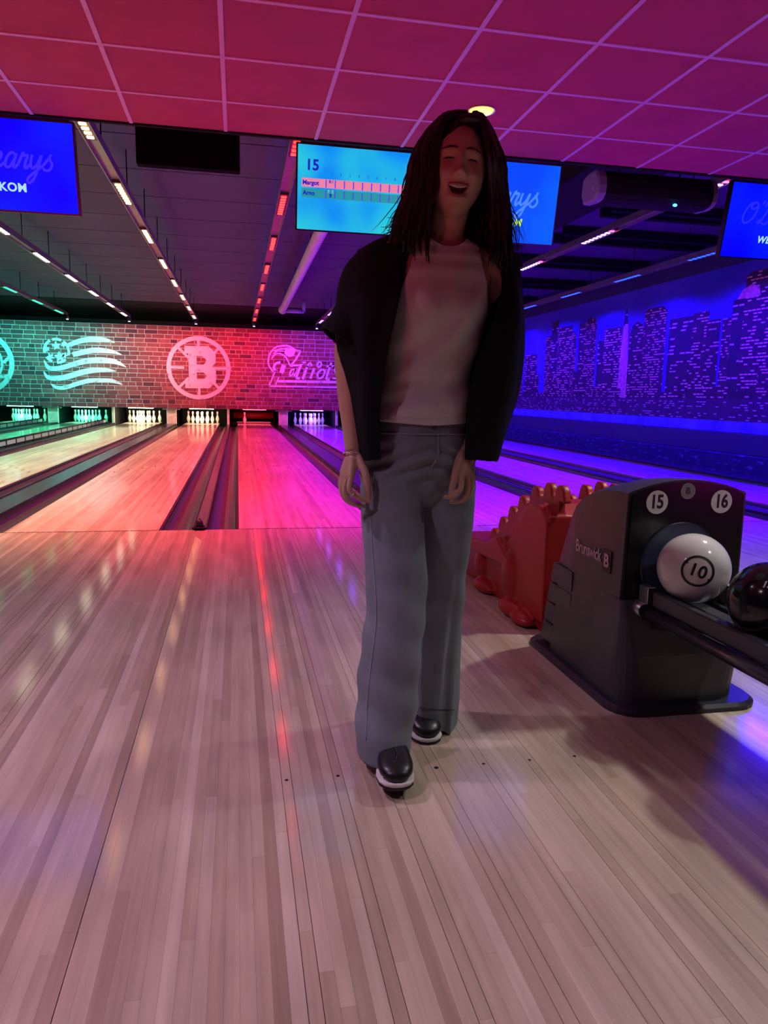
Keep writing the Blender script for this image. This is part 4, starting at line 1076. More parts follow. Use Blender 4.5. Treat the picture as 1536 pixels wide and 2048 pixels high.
# where the sight line through the number meets the ball
oc = CAM - bc; dd = _best.normalized(); tt = -oc.dot(dd) - math.sqrt(max(0, oc.dot(dd) ** 2 - oc.length_squared + BR * BR)); axis = (CAM + dd * tt - bc).normalized()
upb = (Vector((0, 0, 1)) * math.cos(0.30) + Vector((1, 0, 0)) * math.sin(0.30))
b2 = bmesh.new(); add_ribbon(b2, [(0.0475 * math.cos(2 * PI * k / 60), 0.0475 * math.sin(2 * PI * k / 60)) for k in range(61)], 0.0085, (0, 0, 0), (1, 0, 0), (0, 1, 0), 0.0)
for a in (2.75, 5.9):
    pts = [((0.047) * math.cos(a + d) * k, (0.047) * math.sin(a + d) * k) for d, k in ((-0.16, 1), (0.16, 1), (0, 0.78))]
    b2.faces.new([b2.verts.new((p[0], p[1], 0)) for p in pts])
m2 = bpy.data.meshes.new('ring'); b2.to_mesh(m2); b2.free()
obj('number_ring', on_ball(m2, bc, BR, axis, upb, 0.0012), M_num, bw)
m2 = text_mesh('10', 0.054, 0.0, 'CENTER', 0.0, 0.001)
obj('number', on_ball(m2, bc, BR, axis, upb, 0.0012), M_num, bw)
bc2 = at(1540, 1204, -3.79)
bb = thing('bowling_ball', 'black bowling ball with finger holes at the right edge', 'bowling ball', bc2)
bm = bmesh.new(); add_ball(bm, bc2, BR, 56, 36); obj('shell', bm, M_ballb, bb, True)
M_hole = mat('finger_hole', (0.002, 0.002, 0.002), 0.9, noise=0.1)
for px, py in ((1520, 1153), (1545, 1160)):
    dd = ray(px, py).normalized(); oc = CAM - bc2; tt = -oc.dot(dd) - math.sqrt(max(0, oc.dot(dd) ** 2 - oc.length_squared + BR * BR)); ax_ = (CAM + dd * tt - bc2).normalized()
    b2 = bmesh.new(); bmesh.ops.create_circle(b2, cap_ends=True, radius=0.0125, segments=20); m2 = bpy.data.meshes.new('h'); b2.to_mesh(m2); b2.free()
    obj('finger_hole', on_ball(m2, bc2, BR, ax_, (0, 0, 1), 0.0006), M_hole, bb)
dd = ray(1534, 1170).normalized(); oc = CAM - bc2; tt = -oc.dot(dd) - math.sqrt(max(0, oc.dot(dd) ** 2 - oc.length_squared + BR * BR)); ax_ = (CAM + dd * tt - bc2).normalized()
obj('ball_print', on_ball(text_mesh('15', 0.026, 0.0, 'CENTER', 0.2, 0.0008), bc2, BR, ax_, (0, 0, 1), 0.0008), M_disc, bb)
bm = bmesh.new(); add_tube(bm, [(0.806, -3.85, 0.350), (0.836, -3.85, 0.350)], 0.036, 24); rl = obj('reflection_disc', bm, mat('reflection_brown', (0.20, 0.10, 0.09), 0.5, noise=0.1), ret, False)  # solid disc standing in for a ball's reflection in the tray
bm = bmesh.new(); add_tube(bm, [(0.800, -3.85, 0.350), (0.842, -3.85, 0.350)], 0.011, 14); obj('reflection_hole', bm, M_black, rl)

# ------------------------------------------------------------------ red dinosaur ramp
M_dino = mat('red_moulded_plastic', (0.40, 0.012, 0.010), 0.42, 0, 0.5, noise=0.06, nscale=5)
din = thing('dinosaur_ramp', 'red plastic dinosaur ball ramp with scalloped crests behind the ball return', 'ball ramp', (0.92, -2.0, 0))
bm = bmesh.new()
prof = [(-2.63, 0.0), (-2.63, 0.52), (-2.55, 0.565), (-2.44, 0.565), (-2.34, 0.52), (-2.22, 0.42), (-2.10, 0.33), (-1.98, 0.265), (-1.80, 0.235), (-1.55, 0.21), (-1.42, 0.18), (-1.38, 0.10), (-1.38, 0.0)]
add_prism(bm, prof, (0.765, 0, 0), (0, 1, 0), (0, 0, 1), 0.315)          # body, x 0.765 .. 1.08
def crest(x, teeth, w_):
    low = [(-2.63, 0.30)] + [(y, z - 0.042) for y, z in teeth] + [(teeth[-1][0] + 0.05, teeth[-1][1] - 0.09), (teeth[-1][0] + 0.05, 0.1), (-2.63, 0.1)]
    add_prism(bm, low, (x, 0, 0), (0, 1, 0), (0, 0, 1), w_)
    for y, z in teeth:
        add_prism(bm, [(y - 0.056, z - 0.06), (y + 0.056, z - 0.06), (y + 0.036, z - 0.004), (y + 0.018, z + 0.012), (y - 0.018, z + 0.012), (y - 0.036, z - 0.004)], (x, 0, 0), (0, 1, 0), (0, 0, 1), w_)
T1 = [(-2.62, 0.640), (-2.50, 0.636), (-2.36, 0.605), (-2.21, 0.540), (-2.085, 0.468), (-1.96, 0.395), (-1.84, 0.312)]
crest(0.800, T1, 0.034); crest(1.040, [(y, z + 0.005) for y, z in T1], 0.034)
# a channel is left between the crests; legs, haunches and feet bulge from the sides
for sx, x in ((-1, 0.765), (1, 1.08)):
    add_ball(bm, (x + sx * -0.01, -2.24, 0.17), 0.1, 18, 12, (0.62, 0.95, 1.45)); add_ball(bm, (x + sx * 0.02, -2.33, 0.035), 0.1, 16, 10, (0.70, 1.25, 0.42))
    add_ball(bm, (x + sx * 0.035, -2.47, 0.028), 0.1, 16, 10, (0.55, 0.9, 0.32))
    add_ball(bm, (x + sx * -0.02, -1.78, 0.12), 0.1, 16, 10, (0.55, 0.9, 1.05)); add_ball(bm, (x + sx * 0.01, -1.90, 0.03), 0.1, 16, 10, (0.65, 1.25, 0.36))
    add_prism(bm, [(-2.63, 0.05), (-2.63, 0.50), (-2.56, 0.552), (-2.47, 0.556), (-2.40, 0.53), (-2.33, 0.46), (-2.25, 0.37), (-2.15, 0.30), (-2.12, 0.05)], (x - 0.018, 0, 0), (0, 1, 0), (0, 0, 1), 0.036)
add_prism(bm, [(-2.3, 0.215), (-1.45, 0.17), (-1.45, 0.235), (-1.7, 0.25), (-1.95, 0.275), (-2.1, 0.335)], (0.722, 0, 0), (0, 1, 0), (0, 0, 1), 0.40)
dm = remeshed(bm, 0.006, 4)
obj('body', dm, M_dino, din, True)
# ------------------------------------------------------------------ the person
M_skin = mat('skin', (0.52, 0.30, 0.22), 0.5, 0, 0.4, noise=0.06, nscale=14)
M_hair = mat('dark_brown_hair', (0.016, 0.010, 0.010), 0.35, 0, 0.5, noise=0.35, nscale=60)
M_tank = mat('white_jersey', (0.66, 0.64, 0.65), 0.85, 0, 0.2, noise=0.03, nscale=8, bump=0.15, bscale=400)
M_card = mat('black_knit', (0.010, 0.010, 0.014), 0.9, 0, 0.15, noise=0.2, nscale=20)
def denim_mat():
    m = mat('washed_grey_denim', (0.215, 0.245, 0.285), 0.85, 0, 0.2, noise=0.16, nscale=9, bump=0.2, bscale=700)
    return m
M_jean = denim_mat()
M_jean2 = mat('denim_seam', (0.30, 0.33, 0.37), 0.85, noise=0.1)
M_shoe = mat('black_shoe_leather', (0.012, 0.012, 0.015), 0.35, noise=0.1)
M_sole = mat('white_rubber_sole', (0.70, 0.68, 0.66), 0.6, noise=0.06)
M_lip = mat('lip', (0.36, 0.13, 0.12), 0.45, noise=0.05)
M_teeth = mat('teeth', (0.75, 0.72, 0.66), 0.3, noise=0.02)
M_mouth = mat('mouth_inside', (0.03, 0.008, 0.008), 0.6, noise=0.1)
M_eye = mat('dark_eye', (0.03, 0.018, 0.014), 0.15, noise=0.1)
M_brow = mat('eyebrow', (0.04, 0.024, 0.02), 0.7, noise=0.2)
M_silver = mat('silver', (0.8, 0.78, 0.75), 0.2, 1.0, noise=0.03)

per = thing('person', 'laughing person in white tank top, black cardigan and wide grey jeans walking forward', 'person', (0.0, -3.47, 0))

# --- head
HC = Vector((0.060, -3.452, 1.606))
HR = Matrix.Rotation(0.085, 4, 'Y') @ Matrix.Rotation(-0.17, 4, 'Z') @ Matrix.Rotation(0.05, 4, 'X') @ Matrix.Scale(1.05, 4)
HM = Matrix.Translation(HC) @ HR
def smooth01(t): t = max(0.0, min(1.0, t)); return t * t * (3 - 2 * t)
def gs(x, z, cx, cz, sx, sz): return math.exp(-((x - cx) / sx) ** 2 - ((z - cz) / sz) ** 2)
def head_shape(nu=120, nv=90):
    ha, hb, hc = 0.0735, 0.094, 0.119
    vs, fs = [], []
    for j in range(nv + 1):
        th = PI * j / nv
        for i in range(nu):
            ph = 2 * PI * i / nu
            d = Vector((math.sin(th) * math.cos(ph), math.sin(th) * math.sin(ph), math.cos(th)))
            nz = 2.0
            if d.z < 0: nz = 2.0 + 1.3 * smooth01(-d.y * 1.4 + 0.2)
            lo, hi = 0.0, 0.3
            for _ in range(22):
                s = (lo + hi) / 2
                v = (abs(d.x) * s / ha) ** 2.1 + (abs(d.y) * s / hb) ** 2.0 + (abs(d.z) * s / hc) ** nz
                if v > 1: hi = s
                else: lo = s
            p = d * lo
            t = max(0.0, -p.z / hc)
            p.x *= 1 - 0.36 * t ** 1.5
            if p.y > 0: p.y *= 1 - 0.35 * t
            if p.y < 0:
                wf = smooth01((-p.y / hb - 0.08) / 0.45); x, z = p.x, p.z; ax_ = abs(x)
                o = 0.0
                o += 0.014 * gs(x, z, 0, 0.008, 0.0085, 0.024) + 0.026 * gs(x, z, 0, -0.020, 0.0115, 0.0110) + 0.011 * gs(ax_, z, 0.0115, -0.025, 0.006, 0.006)
                o += -0.011 * gs(ax_, z, 0.030, 0.013, 0.015, 0.0095) + 0.0045 * gs(ax_, z, 0.029, 0.032, 0.02, 0.007)
                o += 0.0025 * gs(ax_, z, 0.030, 0.012, 0.010, 0.004)
                o += 0.009 * gs(ax_, z, 0.039, -0.020, 0.017, 0.015) - 0.004 * gs(ax_, z, 0.031, -0.044, 0.006, 0.014)
                o += -0.016 * gs(x, z, 0, -0.060, 0.0235, 0.0085) + 0.006 * gs(x, z, 0, -0.0455, 0.021, 0.004) + 0.007 * gs(x, z, 0, -0.0745, 0.017, 0.0048)
                o += 0.008 * gs(x, z, 0, -0.098, 0.017, 0.012) - 0.003 * gs(x, z, 0, -0.085, 0.016, 0.004)
                p.y -= o * wf
            vs.append(p)
    for j in range(nv):
        for i in range(nu):
            a = j * nu + i; b = j * nu + (i + 1) % nu
            fs.append((a, b, b + nu, a + nu))
    return vs, fs
hv, hf = head_shape()
head_bvh = BVHTree.FromPolygons([tuple(v) for v in hv], hf)
def face_y(x, z):
    h = head_bvh.ray_cast(Vector((x, -0.5, z)), Vector((0, 1, 0)))
    return h[0].y if h[0] else -0.05

bm = bmesh.new()
nu = 120; R = []
for j in range(1, 90):
    R.append([HM @ hv[j * nu + i] for i in range(nu)])
add_loft(bm, list(reversed(R)))
for s in (-1, 1):                                   # ears
    add_ball(bm, HM @ Vector((s * 0.072, 0.008, 0.0)), 0.03, 12, 8, (0.3, 0.6, 1.0))
NB = at(893, 500, -3.40); 
add_tube(bm, [HM @ Vector((0, 0.020, -0.02)), HM @ Vector((-0.002, 0.024, -0.09)), Vector((0.050, -3.408, 1.475)), Vector((0.044, -3.395, 1.40)), Vector((0.040, -3.39, 1.34))], [0.050, 0.050, 0.050, 0.056, 0.07], 24)
# trunk
TOR = [(0.80, -0.012, 0.158, 0.100), (0.90, -0.010, 0.145, 0.095), (1.00, -0.004, 0.122, 0.085), (1.08, 0.004, 0.116, 0.082), (1.18, 0.018, 0.130, 0.092), (1.27, 0.028, 0.140, 0.098), (1.34, 0.034, 0.148, 0.088), (1.385, 0.038, 0.140, 0.070), (1.42, 0.041, 0.098, 0.055), (1.445, 0.044, 0.060, 0.045)]
add_loft(bm, [ell((cx, -3.405, z), a, b, 36, 2.2) for z, cx, a, b in TOR])
SHR, SHL = at(752, 530, -3.40), at(990, 545, -3.40)
ELR, ELL = at(694, 700, -3.39), at(1012, 722, -3.37)
WRR, WRL = at(707, 902, -3.475), at(937, 893, -3.485)
def limb(pts, rads): add_tube(bm, pts, rads, 18)
limb([Vector((0.04, -3.40, 1.40)), SHR + Vector((0.03, 0, 0.015)), SHR, SHR.lerp(ELR, 0.35), SHR.lerp(ELR, 0.75), ELR, ELR.lerp(WRR, 0.2), ELR.lerp(WRR, 0.5), ELR.lerp(WRR, 0.8), WRR], [0.04, 0.050, 0.050, 0.045, 0.040, 0.037, 0.038, 0.034, 0.027, 0.0235])
limb([Vector((0.05, -3.40, 1.40)), SHL + Vector((-0.03, 0, 0.015)), SHL, SHL.lerp(ELL, 0.35), SHL.lerp(ELL, 0.75), ELL, ELL.lerp(WRL, 0.2), ELL.lerp(WRL, 0.5), ELL.lerp(WRL, 0.8), WRL], [0.04, 0.050, 0.050, 0.045, 0.040, 0.037, 0.038, 0.034, 0.027, 0.0235])
# legs down to the ankles (inside the jeans)
limb([Vector((-0.075, -3.41, 0.84)), at(790, 1010, -3.47), at(795, 1190, -3.57), at(770, 1400, -3.60), at(768, 1510, -3.61)], [0.07, 0.056, 0.044, 0.038, 0.034])
limb([Vector((0.065, -3.41, 0.84)), at(890, 1010, -3.41), at(880, 1190, -3.40), at(868, 1400, -3.37), at(866, 1440, -3.35)], [0.07, 0.056, 0.044, 0.038, 0.034])
# hands: palm of metacarpals, then four fingers and a thumb, each of three segments
def hand(wr, fingers, thumb, heel):
    for b, p1, p2, p3, r in fingers:
        add_tube(bm, [wr, wr.lerp(b, 0.5), b], [0.017, 0.0145, 0.0105], 12)
        pp = catmull([b, p1, p2, p3], 4); n = len(pp)
        add_tube(bm, pp, [r * (1.08 - 0.30 * (i / (n - 1)) ** 1.4) for i in range(n)], 12)
        add_ball(bm, pp[-1], r * 0.79, 10, 8)
    pp = catmull(thumb, 4); n = len(pp)
    add_tube(bm, [wr] + pp, [0.016] + [0.0125 - 0.004 * (i / (n - 1)) for i in range(n)], 12); add_ball(bm, pp[-1], 0.0083, 10, 8)
    add_ball(bm, heel, 0.024, 12, 8, (0.8, 1.0, 1.1))
def fg(*a): return tuple(at(*q) for q in a[:4]) + (a[4],)
hand(WRR, [fg((702, 955, -3.528), (699, 980, -3.545), (716, 996, -3.55), (739, 1003, -3.545), 0.0078), fg((694, 957, -3.508), (689, 984, -3.520), (703, 1006, -3.524), (728, 1013, -3.520), 0.0080),
           fg((688, 953, -3.489), (683, 980, -3.496), (694, 1002, -3.500), (716, 1012, -3.498), 0.0076), fg((685, 947, -3.471), (680, 970, -3.475), (687, 990, -3.477), (703, 1003, -3.476), 0.0066)],
     [at(719, 920, -3.502), at(730, 945, -3.525), at(735, 970, -3.537), at(737, 994, -3.540)], at(705, 925, -3.49))
hand(WRL, [fg((924, 952, -3.538), (921, 978, -3.555), (907, 993, -3.560), (890, 994, -3.553), 0.0078), fg((934, 954, -3.520), (935, 982, -3.532), (921, 1001, -3.537), (902, 1004, -3.532), 0.0080),
           fg((941, 951, -3.501), (943, 978, -3.508), (933, 997, -3.512), (916, 1004, -3.510), 0.0076), fg((944, 945, -3.483), (947, 967, -3.487), (940, 985, -3.490), (927, 995, -3.489), 0.0066)],
     [at(921, 912, -3.513), at(912, 940, -3.535), at(907, 964, -3.547), at(902, 985, -3.553)], at(935, 918, -3.495))
body = obj('body', remeshed(bm, 0.0034, 3), M_skin, per, True)

# --- face parts
def on_face(pts, lift=0.0):
    return [HM @ Vector((x, face_y(x, z) - lift, z)) for x, z in pts]
for s in (-1, 1):
    bm = bmesh.new()                                  # narrowed laughing eyes
    add_tube(bm, on_face([(s * (0.030 + dx), 0.0115 + 0.0030 * (1 - (dx / 0.014) ** 2)) for dx in np.linspace(-0.0135, 0.0135, 9)], 0.0002), [0.0008, 0.0017, 0.0024, 0.0028, 0.0029, 0.0028, 0.0024, 0.0017, 0.0008], 8)
    obj('eye', bm, M_eye, body, True)
    bm = bmesh.new()
    add_tube(bm, on_face([(s * (0.030 + dx), 0.0345 + 0.0045 * (1 - ((dx + 0.002) / 0.021) ** 2)) for dx in np.linspace(-0.019, 0.020, 10)], 0.0003), [0.0015, 0.0030, 0.0034, 0.0034, 0.0032, 0.0030, 0.0026, 0.0022, 0.0016, 0.0008], 8, True, 0.6)
    obj('eyebrow', bm, M_brow, body, True)
def lip_line(k, up):
    out = []
    for x in np.linspace(-0.0255, 0.0255, 15):
        f = 1 - (x / 0.0255) ** 2
        zc = -0.0525 + 0.006 * (x / 0.0255) ** 2
        out.append((x, zc + (0.0055 * f if up else -0.0205 * f) ))
    return out
bm = bmesh.new(); up = on_face(lip_line(0, True), 0.0005); dn = on_face(lip_line(0, False), 0.0008)
add_tube(bm, up, [0.0012] + [0.0026 + 0.0012 * math.sin(PI * i / 14) for i in range(1, 14)] + [0.0012], 8); add_tube(bm, dn, [0.0012] + [0.0030 + 0.0022 * math.sin(PI * i / 14) for i in range(1, 14)] + [0.0012], 8)
obj('lips', bm, M_lip, body, True)
bm = bmesh.new()
cols = [(x, f) for x, f in zip(np.linspace(-0.0235, 0.0235, 15), [1 - (x / 0.0255) ** 2 for x in np.linspace(-0.0235, 0.0235, 15)])]
ytop = face_y(0, -0.046)
add_loft(bm, [[HM @ Vector((x, ytop + 0.0085 + 7.0 * x * x - (0.001 if r < 2 else 0), (-0.0525 + 0.006 * (x / 0.0255) ** 2) + (0.0065 * f if r == 0 else -0.021 * f))) for x, f in cols] for r in (0, 1)], False, False)
obj('mouth_opening', bm, M_mouth, body, True)
bm = bmesh.new()
for k in range(-4, 5):
    x = k * 0.0046; wz = 0.0075 - 0.0004 * abs(k); zt = -0.0482 + 0.0055 * (x / 0.0255) ** 2
    b_ = bmesh.new(); yy = ytop + 0.0050 + 7.5 * x * x
    add_box(b_, x - 0.0021, x + 0.0021, yy, yy + 0.004, zt - wz, zt, 0.0009); b_.transform(HM)
    m_ = bpy.data.meshes.new('t'); b_.to_mesh(m_); b_.free(); bm.from_mesh(m_); bpy.data.meshes.remove(m_)
obj('teeth', bm, M_teeth, body, True)

# --- hair: a cap over the skull and many tapering locks, some loose strands
bm = bmesh.new(); R = []
for j in range(0, 58):
    row = []
    for i in range(nu):
        p = hv[max(1, j) * nu + i].copy()
        k = 1.085 + 0.03 * smooth01((p.y + 0.02) / 0.08) + 0.045 * smooth01((p.z - 0.06) / 0.05)
        front = smooth01((-p.y - 0.028) / 0.03)
        hairline = 0.100 - 0.9 * max(0, abs(p.x - 0.01) - 0.012)
        k -= 0.10 * smooth01((-p.y - 0.02) / 0.05) * smooth01((0.112 - p.z) / 0.03)
        if front > 0 and p.z < hairline: k = 1.03 - front * 0.12
        if j == 0: p = Vector((0, 0, 0.122))
        row.append(HM @ (p * k))
    R.append(row)
add_loft(bm, R, True, False)
add_ball(bm, HM @ Vector((0.012, -0.012, 0.112)), 0.04, 16, 10, (1.2, 1.7, 0.55)); rh_ = random.Random(5)
def lock(phi, r0, wid, zend, out, jitter=1.0):
    s, c = math.sin(phi), -math.cos(phi)
    sg = 1 if s >= 0 else -1
    side = abs(s); front = max(0.0, -c)
    yr = -0.060 * front + 0.05 * max(0, c) + rh_.uniform(-0.015, 0.015)
    j = lambda a: rh_.uniform(-a, a) * jitter
    P = [Vector((0.008 * sg + j(0.004) + 0.012, yr, 0.130 + j(0.003)))]
    P.append(Vector((s * 0.060 + j(0.004), c * 0.080 + j(0.004), 0.112 + j(0.004))))
    P.append(Vector((s * (0.090 + r0) + j(0.004), c * (0.100 + r0 * 0.5) + j(0.004), 0.035 + j(0.006))))
    P.append(Vector((s * (0.108 + r0) + j(0.006), c * (0.098 + r0 * 0.5) + 0.012 * front + j(0.006), -0.045 + j(0.01))))
    P.append(Vector((s * (0.122 + r0 + out * 0.5) + j(0.008), c * 0.088 + 0.006 * front + j(0.008), -0.125 + j(0.012))))
    P.append(Vector((s * (0.118 + r0 + out) + j(0.012), c * 0.078 + j(0.012), zend + j(0.012))))
    q = catmull([HC + Vector((p.x, p.y, p.z)) if i > 2 else HM @ p for i, p in enumerate(P)], 4)
    n = len(q)
    add_tube(bm, q, [wid * (0.55 + 0.6 * math.sin(PI * min(1, (i / (n - 1)) * 0.75 + 0.15))) * (1 if i < n - 4 else (n - i) / 5) for i in range(n)], 6, True, 0.55)
for k in range(430):
    phi = rh_.uniform(math.radians(44), math.radians(316))
    lft = phi > PI
    lock(phi, rh_.uniform(-0.004, 0.024), rh_.uniform(0.004, 0.0095), (-0.200 if lft else -0.215) + rh_.uniform(-0.03, 0.035), rh_.uniform(-0.01, 0.03) + (0.02 if lft else 0.0))
for k in range(26):                                   # locks falling in front of both shoulders
    phi = math.radians(rh_.choice((rh_.uniform(44, 66), rh_.uniform(44, 70), rh_.uniform(296, 316))))
    lock(phi, rh_.uniform(0.0, 0.012), rh_.uniform(0.006, 0.009), rh_.uniform(-0.25, -0.21), rh_.uniform(-0.01, 0.01))
for k in range(140):                                  # loose strands
    phi = rh_.uniform(math.radians(60), math.radians(300))
    lock(phi, rh_.uniform(0.008, 0.032), 0.0011, rh_.uniform(-0.235, -0.15), rh_.uniform(0.0, 0.07), 1.8)
for k in range(34):                                   # ends flicking out on the picture's left
    p0 = HC + Vector((-0.125 + rh_.uniform(-0.01, 0.03), rh_.uniform(-0.05, 0.03), rh_.uniform(-0.13, -0.09)))
    e = p0 + Vector((-rh_.uniform(0.03, 0.085), rh_.uniform(-0.02, 0.02), -rh_.uniform(0.03, 0.085)))
    q = catmull([p0 + Vector((0.01, 0, 0.06)), p0, (p0 + e) / 2 + Vector((0.012, 0, -0.012)), e], 5)
    wd = rh_.choice((0.0011, 0.003, 0.005)); add_tube(bm, q, [wd * (1 - 0.8 * i / (len(q) - 1)) for i in range(len(q))], 5, True, 0.6)
bmesh.ops.recalc_face_normals(bm, faces=bm.faces)
obj('hair', bm, M_hair, per, True, 'dark shoulder-length hair')

# --- tank top
def tor_at(z):
    for (z0, c0, a0, b0), (z1, c1, a1, b1) in zip(TOR[:-1], TOR[1:]):
        if z0 <= z <= z1:
            f = smooth01((z - z0) / (z1 - z0)); return c0 + (c1 - c0) * f, a0 + (a1 - a0) * f, b0 + (b1 - b0) * f
    return (TOR[0][1:] if z < TOR[0][0] else TOR[-1][1:])
def tank_pt(th, z, off):
    cx, a, b = tor_at(z); a += off; b += off
    if z < 1.06: a += 0.010 * smooth01((1.06 - z) / 0.08); b += 0.012 * smooth01((1.06 - z) / 0.08)
    x = a * math.copysign(abs(math.cos(th)) ** 0.91, math.cos(th)); y = b * math.copysign(abs(math.sin(th)) ** 0.91, math.sin(th))
    if y < 0:                                         # chest and creases
        fr = smooth01(-y / b * 1.3)
        y -= fr * (0.026 * (gs(x, z, -0.060, 1.245, 0.05, 0.055) + gs(x, z, 0.062, 1.245, 0.05, 0.055)) + 0.012 * gs(x, z, 0, 1.20, 0.09, 0.07))
        u = z * 0.86 - x * 0.5
        y -= fr * (0.0095 * math.sin(u * 62 + 2.2 * math.sin(x * 17)) * gs(x, z, 0.0, 1.02, 0.2, 0.085) + 0.006 * math.sin((z * 0.5 - x) * 70 + 1.0) * gs(x, z, 0.06, 1.30, 0.09, 0.07) + 0.006 * math.sin(u * 120 + x * 30) * gs(x, z, -0.05, 1.0, 0.1, 0.06))
        y -= fr * 0.010 * math.sin((x - z * 0.9) * 48) * gs(x, z, 0.02, 1.16, 0.12, 0.07)
    return Vector((cx + x, -3.405 + y, z - (0.012 * (1 - abs(math.cos(th))) * smooth01((0.99 - z) / 0.06) if y < 0 else 0)))
NT, NZ = 112, 84; zt0, zt1 = 0.942, 1.440
def tank_keep(p):
    cx, a, b = tor_at(min(p.z, 1.44)); x = p.x - cx
    if p.z > 1.20 and abs(x) > 0.142 - 0.050 * smooth01((p.z - 1.20) / 0.22) : return False
    front = p.y < -3.405
    r = math.hypot(x / 0.064, (p.z - 1.475) / (0.062 if front else 0.03))
    return r > 1
bm = bmesh.new(); grids = []
for off in (0.012, 0.008):
    grids.append([[bm.verts.new(tank_pt(2 * PI * i / NT, zt0 + (zt1 - zt0) * j / NZ, off)) for i in range(NT)] for j in range(NZ + 1)])
for g, flip in zip(grids, (False, True)):
    for j in range(NZ):
        for i in range(NT):
            q = (g[j][i], g[j][(i + 1) % NT], g[j + 1][(i + 1) % NT], g[j + 1][i])
            if tank_keep(sum((v.co for v in q), Vector()) / 4):
                bm.faces.new(tuple(reversed(q)) if flip else q)
for i in range(NT):
    bm.faces.new((grids[0][0][(i + 1) % NT], grids[0][0][i], grids[1][0][i], grids[1][0][(i + 1) % NT]))
for v in [v for v in bm.verts if not v.link_faces]: bm.verts.remove(v)
def edge_fun(p):
    cx, a, b = tor_at(min(p.z, 1.44)); x = p.x - cx
    f1 = (math.hypot(x / 0.064, (p.z - 1.475) / (0.062 if p.y < -3.405 else 0.03)) - 1) * 0.06
    f2 = (0.142 - 0.050 * smooth01((p.z - 1.20) / 0.22) - abs(x)) if p.z > 1.19 else 1.0
    return min(f1, f2)
for v in bm.verts:
    if v.co.z > 1.19 and any(e.is_boundary for e in v.link_edges):
        for _ in range(6):
            f0 = edge_fun(v.co); h_ = 0.0005
            gx_ = (edge_fun(v.co + Vector((h_, 0, 0))) - f0) / h_; gz_ = (edge_fun(v.co + Vector((0, 0, h_))) - f0) / h_
            g2_ = gx_ * gx_ + gz_ * gz_
            if g2_ < 1e-6 or abs(f0) > 0.015: break
            v.co -= Vector((gx_, 0, gz_)) * (f0 / g2_) * 0.7
tank = obj('tank_top', bm, M_tank, per, True, 'white sleeveless top')
tube('hem_band', [tank_pt(2 * PI * i / 60, 0.958, 0.0122) for i in range(61)], 0.0012, M_tank, tank, 6)

# --- jeans
bm = bmesh.new()
PEL = [(0.955, -0.008, 0.130, 0.102), (0.92, -0.009, 0.140, 0.108), (0.88, -0.010, 0.152, 0.114), (0.84, -0.011, 0.163, 0.120), (0.80, -0.012, 0.168, 0.120), (0.765, -0.012, 0.166, 0.112)]
add_loft(bm, [ell((cx, -3.405 - 0.0, z), a, b, 48, 2.3) for z, cx, a, b in reversed(PEL)])
add_ball(bm, (-0.010, -3.415, 0.765), 0.1, 20, 14, (0.75, 1.05, 0.72))
def leg(rows, shape=2.2):
    rings = []
    for xl, xr, y, Y, b in rows:
        p, q = at(xl, y, Y), at(xr, y, Y); c = (p + q) / 2; a = (q - p).length / 2
        d = (q - p).normalized()
        rings.append(ell(c, a, b, 40, shape, d, Vector((0, 1, 0))))
    add_loft(bm, list(reversed(rings)))
leg([(722, 838, 930, -3.415, 0.100), (722, 838, 975, -3.435, 0.100), (723, 845, 1040, -3.47, 0.096), (730, 850, 1120, -3.515, 0.088), (735, 853, 1180, -3.545, 0.082), (731, 849, 1250, -3.565, 0.080), (724, 838, 1320, -3.578, 0.085), (718, 828, 1400, -3.592, 0.094), (715, 820, 1465, -3.605, 0.104), (716, 816, 1505, -3.612, 0.110)])
leg([(834, 945, 930, -3.405, 0.100), (832, 947, 975, -3.405, 0.100), (828, 943, 1040, -3.405, 0.095), (822, 933, 1120, -3.40, 0.086), (818, 926, 1180, -3.395, 0.080), (812, 918, 1250, -3.39, 0.080), (806, 914, 1320, -3.385, 0.086), (802, 917, 1390, -3.38, 0.094), (806, 913, 1440, -3.38, 0.100)])
jm = remeshed(bm, 0.0055, 8)
co = np.empty(len(jm.vertices) * 3); jm.vertices.foreach_get('co', co); co = co.reshape(-1, 3)
no = np.empty(len(jm.vertices) * 3); jm.vertices.foreach_get('normal', no); no = no.reshape(-1, 3)
X, Y, Z = co[:, 0], co[:, 1], co[:, 2]
sidem = np.where(X < 0, -1.0, 1.0)
d = 0.0065 * np.sin(Z * 150 + np.abs(X + 0.005) * 55) * np.exp(-((Z - 0.83) / 0.055) ** 2)              # creases across the hips
d += 0.0050 * np.sin((Z + 0.9 * X) * 85) * np.exp(-((Z - 0.76) / 0.05) ** 2) * np.exp(-((X - 0.08) / 0.06) ** 2)
d += 0.0055 * np.sin(np.arctan2(Y + 3.5, X + 0.09 * sidem * -1) * 5 + Z * 9) * np.clip((0.55 - Z) / 0.3, 0, 1)  # soft long folds to the hems
d += 0.004 * np.sin(Z * 48 + X * 26 + 1.3) * np.exp(-((Z - 0.20) / 0.14) ** 2) * (X < -0.02)
d += 0.003 * np.sin(Z * 40 + X * 30) * np.exp(-((Z - 0.45) / 0.10) ** 2)
co += no * d[:, None]
jm.vertices.foreach_set('co', co.ravel()); jm.update()
jeans = obj('jeans', jm, M_jean, per, True, 'washed grey wide-leg jeans')
